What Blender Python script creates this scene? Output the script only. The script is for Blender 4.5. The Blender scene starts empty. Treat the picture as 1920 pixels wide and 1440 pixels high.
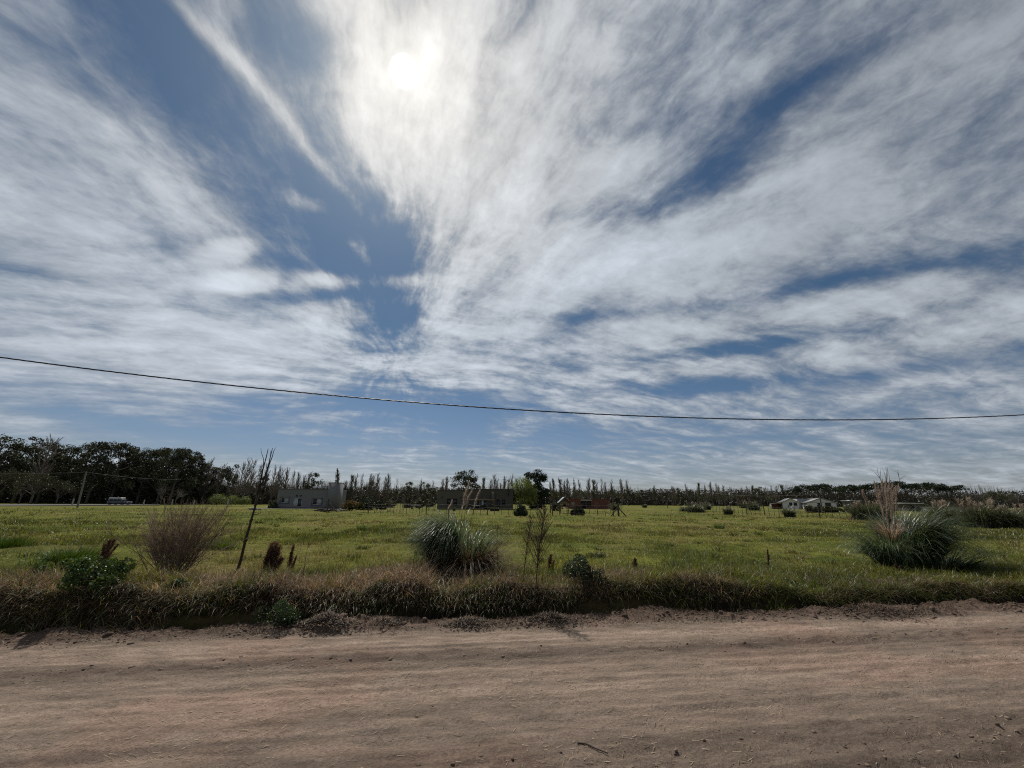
import bpy, math, random
import numpy as np
from mathutils import Vector, Matrix

random.seed(7)
RNG = np.random.default_rng(11)
SC = bpy.context.scene
COL = SC.collection
R = math.radians

# ------------------------------------------------------------------ camera
CAM_H, PITCH, ROLL, FOC = 1.6, R(17.04), R(0.40), 721.0    # FOC in pixels of a 1920-wide picture
cam_data = bpy.data.cameras.new("camera")
cam_data.sensor_width = 36.0
cam_data.lens = 36.0 * FOC / 1920.0
cam_data.clip_start = 0.05
cam_data.clip_end = 4000.0
cam = bpy.data.objects.new("camera", cam_data)
c_fwd = np.array([0.0, math.cos(PITCH), math.sin(PITCH)])
c_up0 = np.array([0.0, -math.sin(PITCH), math.cos(PITCH)])
c_right = np.array([math.cos(ROLL), 0, 0]) + math.sin(ROLL) * c_up0
c_up = np.array([-math.sin(ROLL), 0, 0]) + math.cos(ROLL) * c_up0
cam.matrix_world = Matrix(((c_right[0], c_up[0], -c_fwd[0], 0), (c_right[1], c_up[1], -c_fwd[1], 0),
                           (c_right[2], c_up[2], -c_fwd[2], CAM_H), (0, 0, 0, 1)))
COL.objects.link(cam)
SC.camera = cam
EYE = np.array([0.0, 0.0, CAM_H])

def ray(px, py):
    """World direction seen at a pixel of the 1920x1440 photograph."""
    return (px - 960) / FOC * c_right + (720 - py) / FOC * c_up + c_fwd

def P(px, py, Y):
    """Point at world depth Y on the sight line of a pixel."""
    d = ray(px, py)
    return EYE + d * (Y / d[1])

def G(px, py, z=0.0):
    """Point of the level z on the sight line of a pixel below the horizon."""
    d = ray(px, py)
    return EYE + d * ((z - CAM_H) / d[2])

def X(px, Y, z=0.0):
    """x of the column px at depth Y and height z."""
    u, h = (px - 960) / FOC, z - CAM_H
    return (u * (Y * c_fwd[1] + h * c_fwd[2]) - Y * c_right[1] - h * c_right[2]) / (c_right[0] - u * c_fwd[0])

# ------------------------------------------------------------------ light
SUN_DIR = Vector(ray(758, 135)).normalized()
SUN_EL = math.asin(SUN_DIR.z)
SUN_AZ = math.atan2(SUN_DIR.x, SUN_DIR.y)
sl = bpy.data.lights.new("sun", "SUN")
sl.energy = 3.9
sl.angle = R(1.2)               # the disc is veiled by thin cloud
sl.color = (1.0, 0.94, 0.86)
sun = bpy.data.objects.new("sun", sl)
sun.rotation_mode = "QUATERNION"
sun.rotation_quaternion = SUN_DIR.to_track_quat("Z", "Y")
sun.location = (-20, 40, 60)
COL.objects.link(sun)

SC.view_settings.view_transform = "Standard"
SC.view_settings.look = "None"
SC.view_settings.exposure = 0.0
SC.view_settings.gamma = 1.0
SC.view_settings.use_curve_mapping = False
SC.render.engine = "CYCLES"
SC.cycles.max_bounces = 8
SC.cycles.use_denoising = False
SC.cycles.filter_width = 1.15
SC.cycles.transparent_max_bounces = 8

class Nodes:
    """Small helper that strings shader nodes together."""
    def __init__(self, tree):
        self.t = tree
        tree.nodes.clear()
    def n(self, kind, **kw):
        o = self.t.nodes.new(kind)
        for k, v in kw.items():
            setattr(o, k, v)
        return o
    def put(self, sock, v):
        if isinstance(v, bpy.types.NodeSocket):
            self.t.links.new(v, sock)
        elif v is not None:
            sock.default_value = v
    def m(self, op, a, b=None, c=None, clamp=False):
        o = self.n("ShaderNodeMath", operation=op, use_clamp=clamp)
        for i, v in enumerate((a, b, c)):
            self.put(o.inputs[i], v)
        return o.outputs[0]
    def v(self, op, a, b=None, scale=None):
        o = self.n("ShaderNodeVectorMath", operation=op)
        self.put(o.inputs[0], a)
        if b is not None:
            self.put(o.inputs[1], b)
        if scale is not None:
            self.put(o.inputs[3], scale)
        return o.outputs[1] if op in ("DOT_PRODUCT", "LENGTH", "DISTANCE") else o.outputs[0]
    def xyz(self, x, y, z):
        o = self.n("ShaderNodeCombineXYZ")
        for i, v in enumerate((x, y, z)):
            self.put(o.inputs[i], v)
        return o.outputs[0]
    def sep(self, v):
        o = self.n("ShaderNodeSeparateXYZ")
        self.put(o.inputs[0], v)
        return o.outputs
    def map(self, v, loc=(0, 0, 0), rot=(0, 0, 0), scale=(1, 1, 1), kind="POINT"):
        o = self.n("ShaderNodeMapping", vector_type=kind)
        self.put(o.inputs[0], v)
        for i, q in enumerate((loc, rot, scale)):
            o.inputs[i + 1].default_value = q
        return o.outputs[0]
    def noise(self, v, scale=1.0, detail=4.0, rough=0.55, dist=0.0, dim="3D", col=False):
        o = self.n("ShaderNodeTexNoise", noise_dimensions=dim)
        self.put(o.inputs["Vector"], v)
        o.inputs["Scale"].default_value = scale
        o.inputs["Detail"].default_value = detail
        o.inputs["Roughness"].default_value = rough
        o.inputs["Distortion"].default_value = dist
        return o.outputs[1] if col else o.outputs[0]
    def ramp(self, f, lo, hi, a=0.0, b=1.0, smooth=False):
        o = self.n("ShaderNodeMapRange", interpolation_type="SMOOTHSTEP" if smooth else "LINEAR")
        for i, v in enumerate((f, lo, hi, a, b)):
            self.put(o.inputs[i], v)
        return o.outputs[0]
    def mix(self, f, a, b, blend="MIX"):
        o = self.n("ShaderNodeMix", data_type="RGBA", blend_type=blend)
        self.put(o.inputs[0], f)
        for i, v in ((6, a), (7, b)):
            if isinstance(v, (tuple, list)) and len(v) == 3:
                v = (*v, 1)
            self.put(o.inputs[i], v)
        return o.outputs[2]

# ------------------------------------------------------------------ sky
world = bpy.data.worlds.new("World")
SC.world = world
world.use_nodes = True
N = Nodes(world.node_tree)
D = N.v("NORMALIZE", N.n("ShaderNodeTexCoord").outputs["Generated"])
dx, dy, dz = N.sep(D)
zc = N.m("MAXIMUM", dz, 0.0)
# sky chart for the shape of the cover: azimuth and elevation
az = N.m("ARCTAN2", dx, dy)
el = N.m("ARCSINE", dz)
# plane of the cloud layer for its texture: bands run away from the viewer, below the sun
den = N.m("ADD", zc, 0.13)
plane = N.xyz(N.m("DIVIDE", dx, den), N.m("DIVIDE", dy, den), 0.0)
BAND = R(14.0)
q = N.map(plane, rot=(0, 0, -BAND))
wob = N.v("SUBTRACT", N.noise(q, 1.1, 2, 0.5, col=True), (0.5, 0.5, 0.5))
q1 = N.v("ADD", q, N.v("SCALE", wob, scale=0.34))
wob2 = N.v("SUBTRACT", N.noise(q1, 5.0, 3, 0.6, col=True), (0.5, 0.5, 0.5))
q2 = N.v("ADD", q1, N.v("SCALE", wob2, scale=0.09))
n_big = N.noise(N.map(q1, scale=(1.7, 0.75, 1)), 1.0, 3, 0.5)
# the bands fan out from one point low in the sky, as parallel rows of a sloping layer do
def _unit(v):
    return np.array(v) / np.linalg.norm(v)
FAN = _unit(ray(735, 690))
FAN_R = _unit(np.cross(FAN, (0, 0, 1)))
FAN_U = np.cross(FAN_R, FAN)
gden = N.m("ADD", N.v("DOT_PRODUCT", D, tuple(FAN)), 0.75)
ga = N.m("DIVIDE", N.v("DOT_PRODUCT", D, tuple(FAN_R)), gden)
gb = N.m("DIVIDE", N.v("DOT_PRODUCT", D, tuple(FAN_U)), gden)
gv = N.v("ADD", N.xyz(ga, gb, 0.0), N.v("SCALE", wob, scale=0.05))
gr = N.m("ADD", N.v("LENGTH", gv), 0.035)
gdir = N.v("SCALE", gv, scale=N.m("DIVIDE", 1.0, gr))
glog = N.m("LOGARITHM", gr, 2.718)
fan = N.v("ADD", gdir, N.xyz(0, 0, N.m("MULTIPLY", glog, 1.0)))
fan = N.v("ADD", fan, N.v("SCALE", wob2, scale=0.10))
n_fan = N.noise(N.map(fan, scale=(4.2, 4.2, 1.5)), 1.0, 9, 0.62)
n_fan2 = N.noise(N.map(fan, loc=(3, 1, 5), scale=(9.0, 9.0, 4.5)), 1.0, 8, 0.66)
across = N.map(q2, rot=(0, 0, R(-6)))
high = N.ramp(el, 0.30, 0.62, 0.0, 1.0, True)
n_mid = N.n("ShaderNodeMix", data_type="FLOAT")
N.put(n_mid.inputs[0], high)
N.put(n_mid.inputs[2], N.noise(N.map(across, scale=(2.1, 5.2, 1)), 1.0, 9, 0.60))
N.put(n_mid.inputs[3], N.m("MULTIPLY_ADD", n_fan, 0.72, N.m("MULTIPLY", N.noise(N.map(q2, scale=(5.0, 4.4, 1)), 1.0, 9, 0.62), 0.28)))
n_mid = n_mid.outputs[0]
n_fine = N.m("MULTIPLY_ADD", n_fan2, 0.6, N.m("MULTIPLY", N.noise(N.map(across, scale=(11.0, 16.0, 1)), 1.0, 8, 0.66), 0.4))
n_rip = n_fan

def chart(px, py):
    d = ray(px, py)
    return math.atan2(d[0], d[1]), math.asin(d[2] / np.linalg.norm(d))

BLOBS = [  # centre x, y, long and short half-axis, tilt (degrees, clockwise in the picture), amount
    (300, 150, 330, 95, 47, -.62), (560, 300, 270, 105, 55, -.68), (690, 440, 130, 75, 60, -.50), (560, 60, 150, 90, 20, -.42),
    (735, 600, 80, 62, 100, -.62), (1310, 340, 110, 48, -35, -.62), (1480, 160, 320, 40, -30, -.34),
    (1120, 405, 80, 24, -10, -.42), (1230, 235, 70, 30, -30, -.22), (1110, 592, 130, 15, -8, -.42), (1480, 545, 220, 16, -14, -.38),
    (1760, 495, 230, 18, -13, -.40), (1360, 655, 230, 17, -9, -.45), (1640, 700, 260, 14, -7, -.30),
    (790, 765, 190, 38, 0, -.60), (1260, 728, 180, 17, -3, -.42), (900, 835, 520, 42, 0, -.46), (560, 850, 260, 30, 5, -.30),
    (180, 790, 260, 15, 8, -.30), (1800, 160, 330, 190, -30, -.22), (1500, 830, 400, 26, -3, -.20), (90, 40, 200, 90, 45, -.20),
    (1850, 60, 180, 26, -30, .22), (1700, 110, 200, 16, -33, .18), (80, 830, 250, 22, 4, -.20),
    (870, 200, 300, 250, 20, .42), (1000, 330, 200, 120, -20, .20), (1050, 560, 260, 90, -8, .18),
    (428, 472, 56, 24, -8, .62), (450, 528, 66, 22, 0, .68), (605, 522, 50, 14, -4, .60), (640, 530, 34, 11, 6, .36), (757, 528, 58, 15, -2, .60), (560, 488, 120, 22, 5, -.40), (600, 558, 110, 12, -5, -.35), (531, 525, 14, 24, 0, -.2), (690, 527, 12, 24, 0, -.2),
    (640, 590, 100, 32, -14, .48), (170, 470, 380, 260, 20, .16), (900, 620, 160, 22, -6, .35), (760, 680, 170, 16, 2, .40),
    (370, 45, 95, 15, 47, .46), (470, 140, 90, 17, 50, .44), (545, 225, 60, 15, 62, .40), (620, 330, 75, 13, 48, .38), (585, 382, 45, 15, 20, .46),
    (650, 450, 75, 13, 42, .46), (560, 690, 330, 60, 3, .16), (1300, 480, 380, 40, -12, .22), (1400, 610, 420, 22, -10, .28),
    (760, 855, 120, 22, -5, .28), (1300, 850, 420, 22, -4, .26), (1600, 660, 420, 20, -9, .22), (700, 800, 110, 18, 8, .22), (560, 480, 40, 12, 20, .32),
]
cover = None
chartv = N.xyz(az, el, 0.0)
for bx, by, ba, bb, tilt, amt in BLOBS:
    t = R(tilt)
    c = np.array(chart(bx, by))
    ea = np.array(chart(bx + ba * math.cos(t), by + ba * math.sin(t))) - c
    eb = np.array(chart(bx - bb * math.sin(t), by + bb * math.cos(t))) - c
    inv = np.linalg.inv(np.array([ea, eb]).T)      # chart offset -> unit circle (rows of a linear map)
    off = N.v("SUBTRACT", chartv, (c[0], c[1], 0))
    a = N.v("DOT_PRODUCT", off, (inv[0, 0], inv[0, 1], 0))
    b = N.v("DOT_PRODUCT", off, (inv[1, 0], inv[1, 1], 0))
    r2 = N.m("ADD", N.m("MULTIPLY", a, a), N.m("MULTIPLY", b, b))
    g = N.m("POWER", 0.42, N.m("MULTIPLY", r2, r2) if amt in (.62, .68) else r2)
    cover = N.m("MULTIPLY_ADD", g, amt, cover if cover is not None else 0.58)
amp = N.ramp(el, 0.06, 0.35, 0.70, 1.0)            # the layer looks smoother low over the horizon
calm = N.m("MULTIPLY", N.ramp(az, -0.75, -0.30, 0.68, 1.0, True), amp)
tex = N.m("MULTIPLY", N.m("SUBTRACT", n_big, 0.5), 0.60)
tex = N.m("MULTIPLY_ADD", N.m("SUBTRACT", n_mid, 0.5), N.m("MULTIPLY", calm, 1.95), tex)
tex = N.m("MULTIPLY_ADD", N.m("SUBTRACT", n_fine, 0.5), N.m("MULTIPLY", calm, 1.15), tex)
tex = N.m("MULTIPLY_ADD", N.m("SUBTRACT", n_rip, 0.5), N.m("MULTIPLY", amp, 0.95), tex)
dens = N.m("ADD", cover, tex)
alpha = N.ramp(dens, 0.00, 0.88, 0.0, 1.0, True)
alpha = N.m("MULTIPLY", alpha, N.ramp(el, -0.02, 0.12, 0.55, 0.96))
# brightness of the cloud: thin cloud is lit through, most of all round the sun
cs = N.v("DOT_PRODUCT", D, tuple(SUN_DIR))
th = N.m("ARCCOSINE", N.m("MINIMUM", cs, 1.0))
def lobe(width, amount):
    r = N.m("DIVIDE", th, R(width))
    return N.m("MULTIPLY", N.m("POWER", 0.3679, N.m("MULTIPLY", r, r)), amount)
light = N.m("ADD", lobe(44, 0.35), lobe(15, 0.09))
light = N.m("ADD", light, N.ramp(el, 0.05, 0.75, 0.48, 0.27))
light = N.m("MULTIPLY", light, N.ramp(N.m("MULTIPLY_ADD", n_fine, 0.4, N.m("MULTIPLY", n_mid, 0.6)), 0.33, 0.68, 0.80, 1.16))
light = N.m("MULTIPLY", light, N.ramp(dens, 0.25, 1.35, 0.74, 1.34))
warm = N.ramp(th, R(4), R(34), 0.0, 1.0)
tint = N.mix(warm, (1.0, 0.985, 0.95), (0.87, 0.955, 1.06))
cloud = N.v("SCALE", tint, scale=light)
sky = N.n("ShaderNodeTexSky", sky_type="NISHITA", sun_disc=False)
sky.sun_elevation = SUN_EL
sky.sun_rotation = SUN_AZ
sky.altitude = 20
sky.air_density, sky.dust_density, sky.ozone_density = 1.0, 0.6, 2.0
SKY_STRENGTH = 0.10
blue = N.v("MULTIPLY", sky.outputs[0], N.mix(N.ramp(el, 0.0, 0.35), (0.46, 0.47, 0.56), (0.315, 0.41, 0.455)))
glow = N.m("ADD", lobe(13, 0.07), lobe(4.0, 0.17))
disc = N.m("MULTIPLY", N.ramp(th, R(0.7), R(1.75), 1.0, 0.0, True), 3.0)
skyc = N.mix(alpha, blue, N.v("SCALE", cloud, scale=1.0 / SKY_STRENGTH))
halo = N.v("SCALE", N.v("SCALE", (1.0, 0.94, 0.82), scale=N.m("ADD", glow, disc)), scale=1.0 / SKY_STRENGTH)
bg = N.n("ShaderNodeBackground")
N.put(bg.inputs[0], N.v("ADD", skyc, halo))
bg.inputs[1].default_value = SKY_STRENGTH
N.put(N.n("ShaderNodeOutputWorld").inputs[0], bg.outputs[0])
world.cycles.sampling_method = "MANUAL"
world.cycles.sample_map_resolution = 512

# ------------------------------------------------------------------ helpers
def link(o, parent=None):
    COL.objects.link(o)
    if parent is not None:
        o.parent = parent
    return o

def tag(o, label=None, cat=None, group=None, kind=None):
    for k, v in (("label", label), ("category", cat), ("group", group), ("kind", kind)):
        if v:
            o[k] = v
    return o

def thing(name, label, cat, loc=(0, 0, 0), rz=0.0, group=None):
    o = bpy.data.objects.new(name, None)
    o.empty_display_size = 0.2
    o.location = loc
    o.rotation_euler = (0, 0, rz)
    return tag(link(o), label, cat, group)

def copy_thing(src, loc, rz=0.0, scale=(1, 1, 1), label=None):
    c = src.copy()
    link(c)
    c.location, c.rotation_euler, c.scale = loc, (0, 0, rz), scale
    if label:
        c["label"] = label
    for ch in src.children:
        d = ch.copy()
        link(d, c)
        for g in ch.children:
            link(g.copy(), d)
    return c

class MB:
    """Collects geometry for ONE mesh object."""
    def __init__(self):
        self.v, self.f3, self.f4, self.c, self.n = [], [], [], [], 0
    def add(self, V, tris=None, quads=None, col=(0.5, 0.5, 0.5)):
        V = np.asarray(V, float).reshape(-1, 3)
        if tris is not None and len(tris):
            self.f3.append(np.asarray(tris, int).reshape(-1, 3) + self.n)
        if quads is not None and len(quads):
            self.f4.append(np.asarray(quads, int).reshape(-1, 4) + self.n)
        self.v.append(V)
        self.c.append(np.broadcast_to(np.asarray(col, float), (len(V), 3)))
        self.n += len(V)
        return self
    def box(self, x0, x1, y0, y1, z0, z1, col=(0.5, 0.5, 0.5)):
        V = [(x, y, z) for z in (z0, z1) for y in (y0, y1) for x in (x0, x1)]
        return self.add(V, None, [(0, 2, 3, 1), (4, 5, 7, 6), (0, 1, 5, 4), (2, 6, 7, 3), (0, 4, 6, 2), (1, 3, 7, 5)], col)
    def sticks(self, A, B, ra, rb, col=(0.5, 0.5, 0.5), sides=3):
        """Many tapered rods at once."""
        A, B = np.asarray(A, float).reshape(-1, 3), np.asarray(B, float).reshape(-1, 3)
        n = len(A)
        if n == 0:
            return self
        ra, rb = np.broadcast_to(ra, n).astype(float), np.broadcast_to(rb, n).astype(float)
        d = B - A
        d /= np.linalg.norm(d, axis=1)[:, None] + 1e-9
        h = np.where(np.abs(d[:, 2:3]) < 0.9, np.array([[0, 0, 1.0]]), np.array([[1.0, 0, 0]]))
        e1 = np.cross(d, h)
        e1 /= np.linalg.norm(e1, axis=1)[:, None]
        e2 = np.cross(d, e1)
        V = np.zeros((n, 2 * sides, 3))
        for k in range(sides):
            a = 2 * math.pi * k / sides
            o = math.cos(a) * e1 + math.sin(a) * e2
            V[:, k] = A + o * ra[:, None]
            V[:, sides + k] = B + o * rb[:, None]
        base = (np.arange(n) * 2 * sides)[:, None, None]
        q = np.array([[k, (k + 1) % sides, sides + (k + 1) % sides, sides + k] for k in range(sides)])
        c = np.repeat(np.broadcast_to(np.asarray(col, float), (n, 3)), 2 * sides, axis=0)
        self.add(V.reshape(-1, 3), None, (q[None] + base).reshape(-1, 4), c)
        return self
    def tube(self, pts, radii, sides=6, col=(0.5, 0.5, 0.5), cap=True):
        """One continuous tapered tube along a path."""
        pts = np.asarray(pts, float)
        n = len(pts)
        radii = np.broadcast_to(radii, n)
        T = np.gradient(pts, axis=0)
        T /= np.linalg.norm(T, axis=1)[:, None] + 1e-9
        ref = np.array([0.3, 0.9, 0.1]) if abs(T[0, 2]) > 0.7 else np.array([0, 0, 1.0])
        V = []
        for i in range(n):
            e1 = np.cross(T[i], ref)
            e1 /= np.linalg.norm(e1)
            e2 = np.cross(T[i], e1)
            for k in range(sides):
                a = 2 * math.pi * k / sides
                V.append(pts[i] + radii[i] * (math.cos(a) * e1 + math.sin(a) * e2))
        Q = [(i * sides + k, i * sides + (k + 1) % sides, (i + 1) * sides + (k + 1) % sides, (i + 1) * sides + k)
             for i in range(n - 1) for k in range(sides)]
        tr = []
        if cap:
            V += [pts[0], pts[-1]]
            a, b = n * sides, n * sides + 1
            tr = [(a, (k + 1) % sides, k) for k in range(sides)] + [(b, (n - 1) * sides + k, (n - 1) * sides + (k + 1) % sides) for k in range(sides)]
        return self.add(V, tr, Q, col)
    def blades(self, base, az, length, width, lean, bend, col, segs=3, twist=None, taper=0.9, power=1.0):
        """Many grass blades: each leaves the ground tilted by lean and curves over by bend."""
        base = np.asarray(base, float).reshape(-1, 3)
        n = len(base)
        bc = lambda v: np.broadcast_to(v, n).astype(float)
        az, length, width, lean, bend = map(bc, (az, length, width, lean, bend))
        twist = np.zeros(n) if twist is None else bc(twist)
        wv = np.stack([-np.sin(az + twist), np.cos(az + twist), np.zeros(n)], 1) * (width * 0.5)[:, None]
        p = base.copy()
        rows = [p - wv, p + wv]
        for k in range(1, segs + 1):
            ph = lean + bend * ((k - 0.5) / segs) ** power
            p = p + (length / segs)[:, None] * np.stack([np.sin(ph) * np.cos(az), np.sin(ph) * np.sin(az), np.cos(ph)], 1)
            if k < segs:
                w = 1.0 - (k / segs) ** 2 * taper
                rows += [p - wv * w, p + wv * w]
            else:
                rows.append(p)
        m = len(rows)
        V = np.stack(rows, 1).reshape(-1, 3)
        b = (np.arange(n) * m)[:, None]
        Q = [np.array([2 * k, 2 * k + 1, 2 * k + 3, 2 * k + 2])[None] + b for k in range(segs - 1)]
        T = np.array([m - 3, m - 2, m - 1])[None] + b
        c = np.repeat(np.broadcast_to(np.asarray(col, float), (n, 3)), m, axis=0)
        self.add(V, T, np.concatenate(Q) if Q else None, c)
        return self
    def leaves(self, cen, size, col, up=0.0, aspect=0.55, rng=RNG):
        """Many small leaf-shaped faces turned at random."""
        cen = np.asarray(cen, float).reshape(-1, 3)
        n = len(cen)
        size = np.broadcast_to(size, n).astype(float)
        a = rng.normal(size=(n, 3))
        a /= np.linalg.norm(a, axis=1)[:, None]
        b = np.cross(a, rng.normal(size=(n, 3)) + np.array([0, 0, up]))
        b /= np.linalg.norm(b, axis=1)[:, None] + 1e-9
        L, W = a * (size * 0.5)[:, None], b * (size * 0.5 * aspect)[:, None]
        V = np.stack([cen - L, cen - L * 0.1 + W, cen + L, cen - L * 0.1 - W], 1).reshape(-1, 3)
        Q = (np.arange(n) * 4)[:, None] + np.arange(4)[None]
        c = np.repeat(np.broadcast_to(np.asarray(col, float), (n, 3)), 4, axis=0)
        return self.add(V, None, Q, c)
    def build(self, name, mat, parent=None, smooth=False):
        me = bpy.data.meshes.new(name)
        V = np.concatenate(self.v)
        f3 = np.concatenate(self.f3) if self.f3 else np.zeros((0, 3), int)
        f4 = np.concatenate(self.f4) if self.f4 else np.zeros((0, 4), int)
        nl = len(f3) * 3 + len(f4) * 4
        me.vertices.add(len(V))
        me.vertices.foreach_set("co", V.astype(np.float32).ravel())
        me.loops.add(nl)
        me.loops.foreach_set("vertex_index", np.concatenate([f3.ravel(), f4.ravel()]).astype(np.int32))
        me.polygons.add(len(f3) + len(f4))
        st = np.concatenate([np.arange(len(f3)) * 3, len(f3) * 3 + np.arange(len(f4)) * 4]).astype(np.int32)
        me.polygons.foreach_set("loop_start", st)
        if smooth:
            me.polygons.foreach_set("use_smooth", np.ones(len(st), bool))
        at = me.attributes.new("tone", "FLOAT_COLOR", "POINT")
        C4 = np.ones((len(V), 4), np.float32)
        C4[:, :3] = np.concatenate(self.c)
        at.data.foreach_set("color", C4.ravel())
        me.update(calc_edges=True)
        me.materials.append(mat)
        return link(bpy.data.objects.new(name, me), parent)

def hash2(ix, iy, seed):
    h = (ix.astype(np.int64) * 374761393 + iy.astype(np.int64) * 668265263 + seed * 1442695041) & 0xFFFFFFFF
    h = ((h ^ (h >> 13)) * 1274126177) & 0xFFFFFFFF
    return ((h ^ (h >> 16)) & 0xFFFF) / 65535.0

def vnoise(x, y, seed=0):
    x, y = np.asarray(x, float), np.asarray(y, float)
    ix, iy = np.floor(x).astype(np.int64), np.floor(y).astype(np.int64)
    fx, fy = x - ix, y - iy
    fx, fy = fx * fx * fx * (fx * (fx * 6 - 15) + 10), fy * fy * fy * (fy * (fy * 6 - 15) + 10)
    a, b = hash2(ix, iy, seed), hash2(ix + 1, iy, seed)
    c, d = hash2(ix, iy + 1, seed), hash2(ix + 1, iy + 1, seed)
    return a + (b - a) * fx + (c - a) * fy + (a - b - c + d) * fx * fy

def fbm(x, y, seed=0, oct=4, rough=0.5):
    t, a, s = 0.0, 1.0, 0.0
    for k in range(oct):
        t = t + a * vnoise(x * 2 ** k + 17.3 * k, y * 2 ** k - 9.1 * k, seed + k)
        s += a
        a *= rough
    return t / s

def sstep(x, a, b):
    t = np.clip((x - a) / (b - a), 0, 1)
    return t * t * (3 - 2 * t)

# ------------------------------------------------------------------ materials
def new_mat(name):
    m = bpy.data.materials.new(name)
    m.use_nodes = True
    n = Nodes(m.node_tree)
    return m, n, n.n("ShaderNodeOutputMaterial")

def tone_node(n):
    a = n.n("ShaderNodeAttribute", attribute_name="tone")
    return a.outputs["Color"]

def leaf_mat(name, trans=0.35, gloss=0.05, rough=0.4, vary=0.35, scale=6.0, tcol=(1.25, 1.2, 0.55)):
    """Thin vegetation: own colour per blade, some light passes through, slight sheen."""
    m, n, out = new_mat(name)
    c = tone_node(n)
    pos = n.n("ShaderNodeNewGeometry").outputs["Position"]
    c = n.v("SCALE", c, scale=n.ramp(n.noise(pos, scale, 3, 0.6), 0.3, 0.7, 1 - vary, 1 + vary))
    d = n.n("ShaderNodeBsdfDiffuse")
    n.put(d.inputs[0], c)
    t = n.n("ShaderNodeBsdfTranslucent")
    n.put(t.inputs[0], n.v("MULTIPLY", c, tcol))
    mx = n.n("ShaderNodeMixShader")
    mx.inputs[0].default_value = trans
    n.put(mx.inputs[1], d.outputs[0])
    n.put(mx.inputs[2], t.outputs[0])
    g = n.n("ShaderNodeBsdfGlossy")
    g.inputs["Roughness"].default_value = rough
    g.inputs[0].default_value = (0.9, 0.92, 0.9, 1)
    m2 = n.n("ShaderNodeMixShader")
    m2.inputs[0].default_value = gloss
    n.put(m2.inputs[1], mx.outputs[0])
    n.put(m2.inputs[2], g.outputs[0])
    n.put(out.inputs[0], m2.outputs[0])
    return m

def solid_mat(name, col=None, rough=0.85, scale=4.0, vary=0.25, bump=0.0, bscale=30.0, stretch=(1, 1, 1), metal=0.0, spec=0.3, col2=None):
    """Opaque surface with a mottled colour (own tone per piece when col is None) and fine relief."""
    m, n, out = new_mat(name)
    pos = n.n("ShaderNodeTexCoord").outputs["Object"]
    pos = n.map(pos, scale=stretch)
    nz = n.noise(pos, scale, 6, 0.62)
    c = tone_node(n) if col is None else None
    if c is None:
        c = n.mix(n.ramp(nz, 0.35, 0.68), col, col2) if col2 else n.mix(0.0, col, col)
    c = n.v("SCALE", c, scale=n.ramp(nz, 0.3, 0.7, 1 - vary, 1 + vary))
    b = n.n("ShaderNodeBsdfPrincipled")
    n.put(b.inputs["Base Color"], c)
    b.inputs["Roughness"].default_value = rough
    b.inputs["Metallic"].default_value = metal
    b.inputs["Specular IOR Level"].default_value = spec
    if bump:
        bp = n.n("ShaderNodeBump")
        bp.inputs["Strength"].default_value = bump
        bp.inputs["Distance"].default_value = 0.02
        n.put(bp.inputs["Height"], n.noise(pos, bscale, 5, 0.65))
        n.put(b.inputs["Normal"], bp.outputs[0])
    n.put(out.inputs[0], b.outputs[0])
    return m

M_GRASS = leaf_mat("grass_blades", 0.42, 0.03, 0.45, 0.25, 3.0)
M_DRY = leaf_mat("dry_grass", 0.42, 0.03, 0.5, 0.30, 5.0, (1.15, 1.0, 0.8))
M_PAMPAS = leaf_mat("pampas_leaves", 0.30, 0.045, 0.38, 0.25, 5.0, (1.1, 1.15, 0.7))
M_PLUME = leaf_mat("pampas_plume", 0.40, 0.02, 0.5, 0.2, 8.0, (1.1, 1.0, 0.9))
M_LEAF = leaf_mat("bush_leaves", 0.28, 0.03, 0.42, 0.35, 4.0)
M_CROWN = leaf_mat("tree_leaves", 0.18, 0.03, 0.45, 0.40, 0.45, (1.15, 1.15, 0.6))
M_TWIG = solid_mat("twigs", None, 0.9, 2.0, 0.25)
M_BARK = solid_mat("bark", None, 0.92, 7.0, 0.35, 0.6, 18.0, (1, 1, 0.25))

# ------------------------------------------------------------------ ground
_e0, _e1 = G(0, 1203), G(1920, 1142)
TH = math.atan2(_e1[1] - _e0[1], _e1[0] - _e0[0])        # the road runs slightly away to the east
EDGE = -_e0[0] * math.sin(TH) + _e0[1] * math.cos(TH)

def rs(x, y):
    return x * math.cos(TH) + y * math.sin(TH), -x * math.sin(TH) + y * math.cos(TH)

def xy(r, s):
    return r * math.cos(TH) - s * math.sin(TH), r * math.sin(TH) + s * math.cos(TH)

def edge_at(r):
    """Distance of the field-side road edge, which wanders a little."""
    return EDGE + 0.10 + (fbm(r * 0.35, r * 0 + 3.1, 5, 4, 0.6) - 0.5) * 0.48

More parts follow.
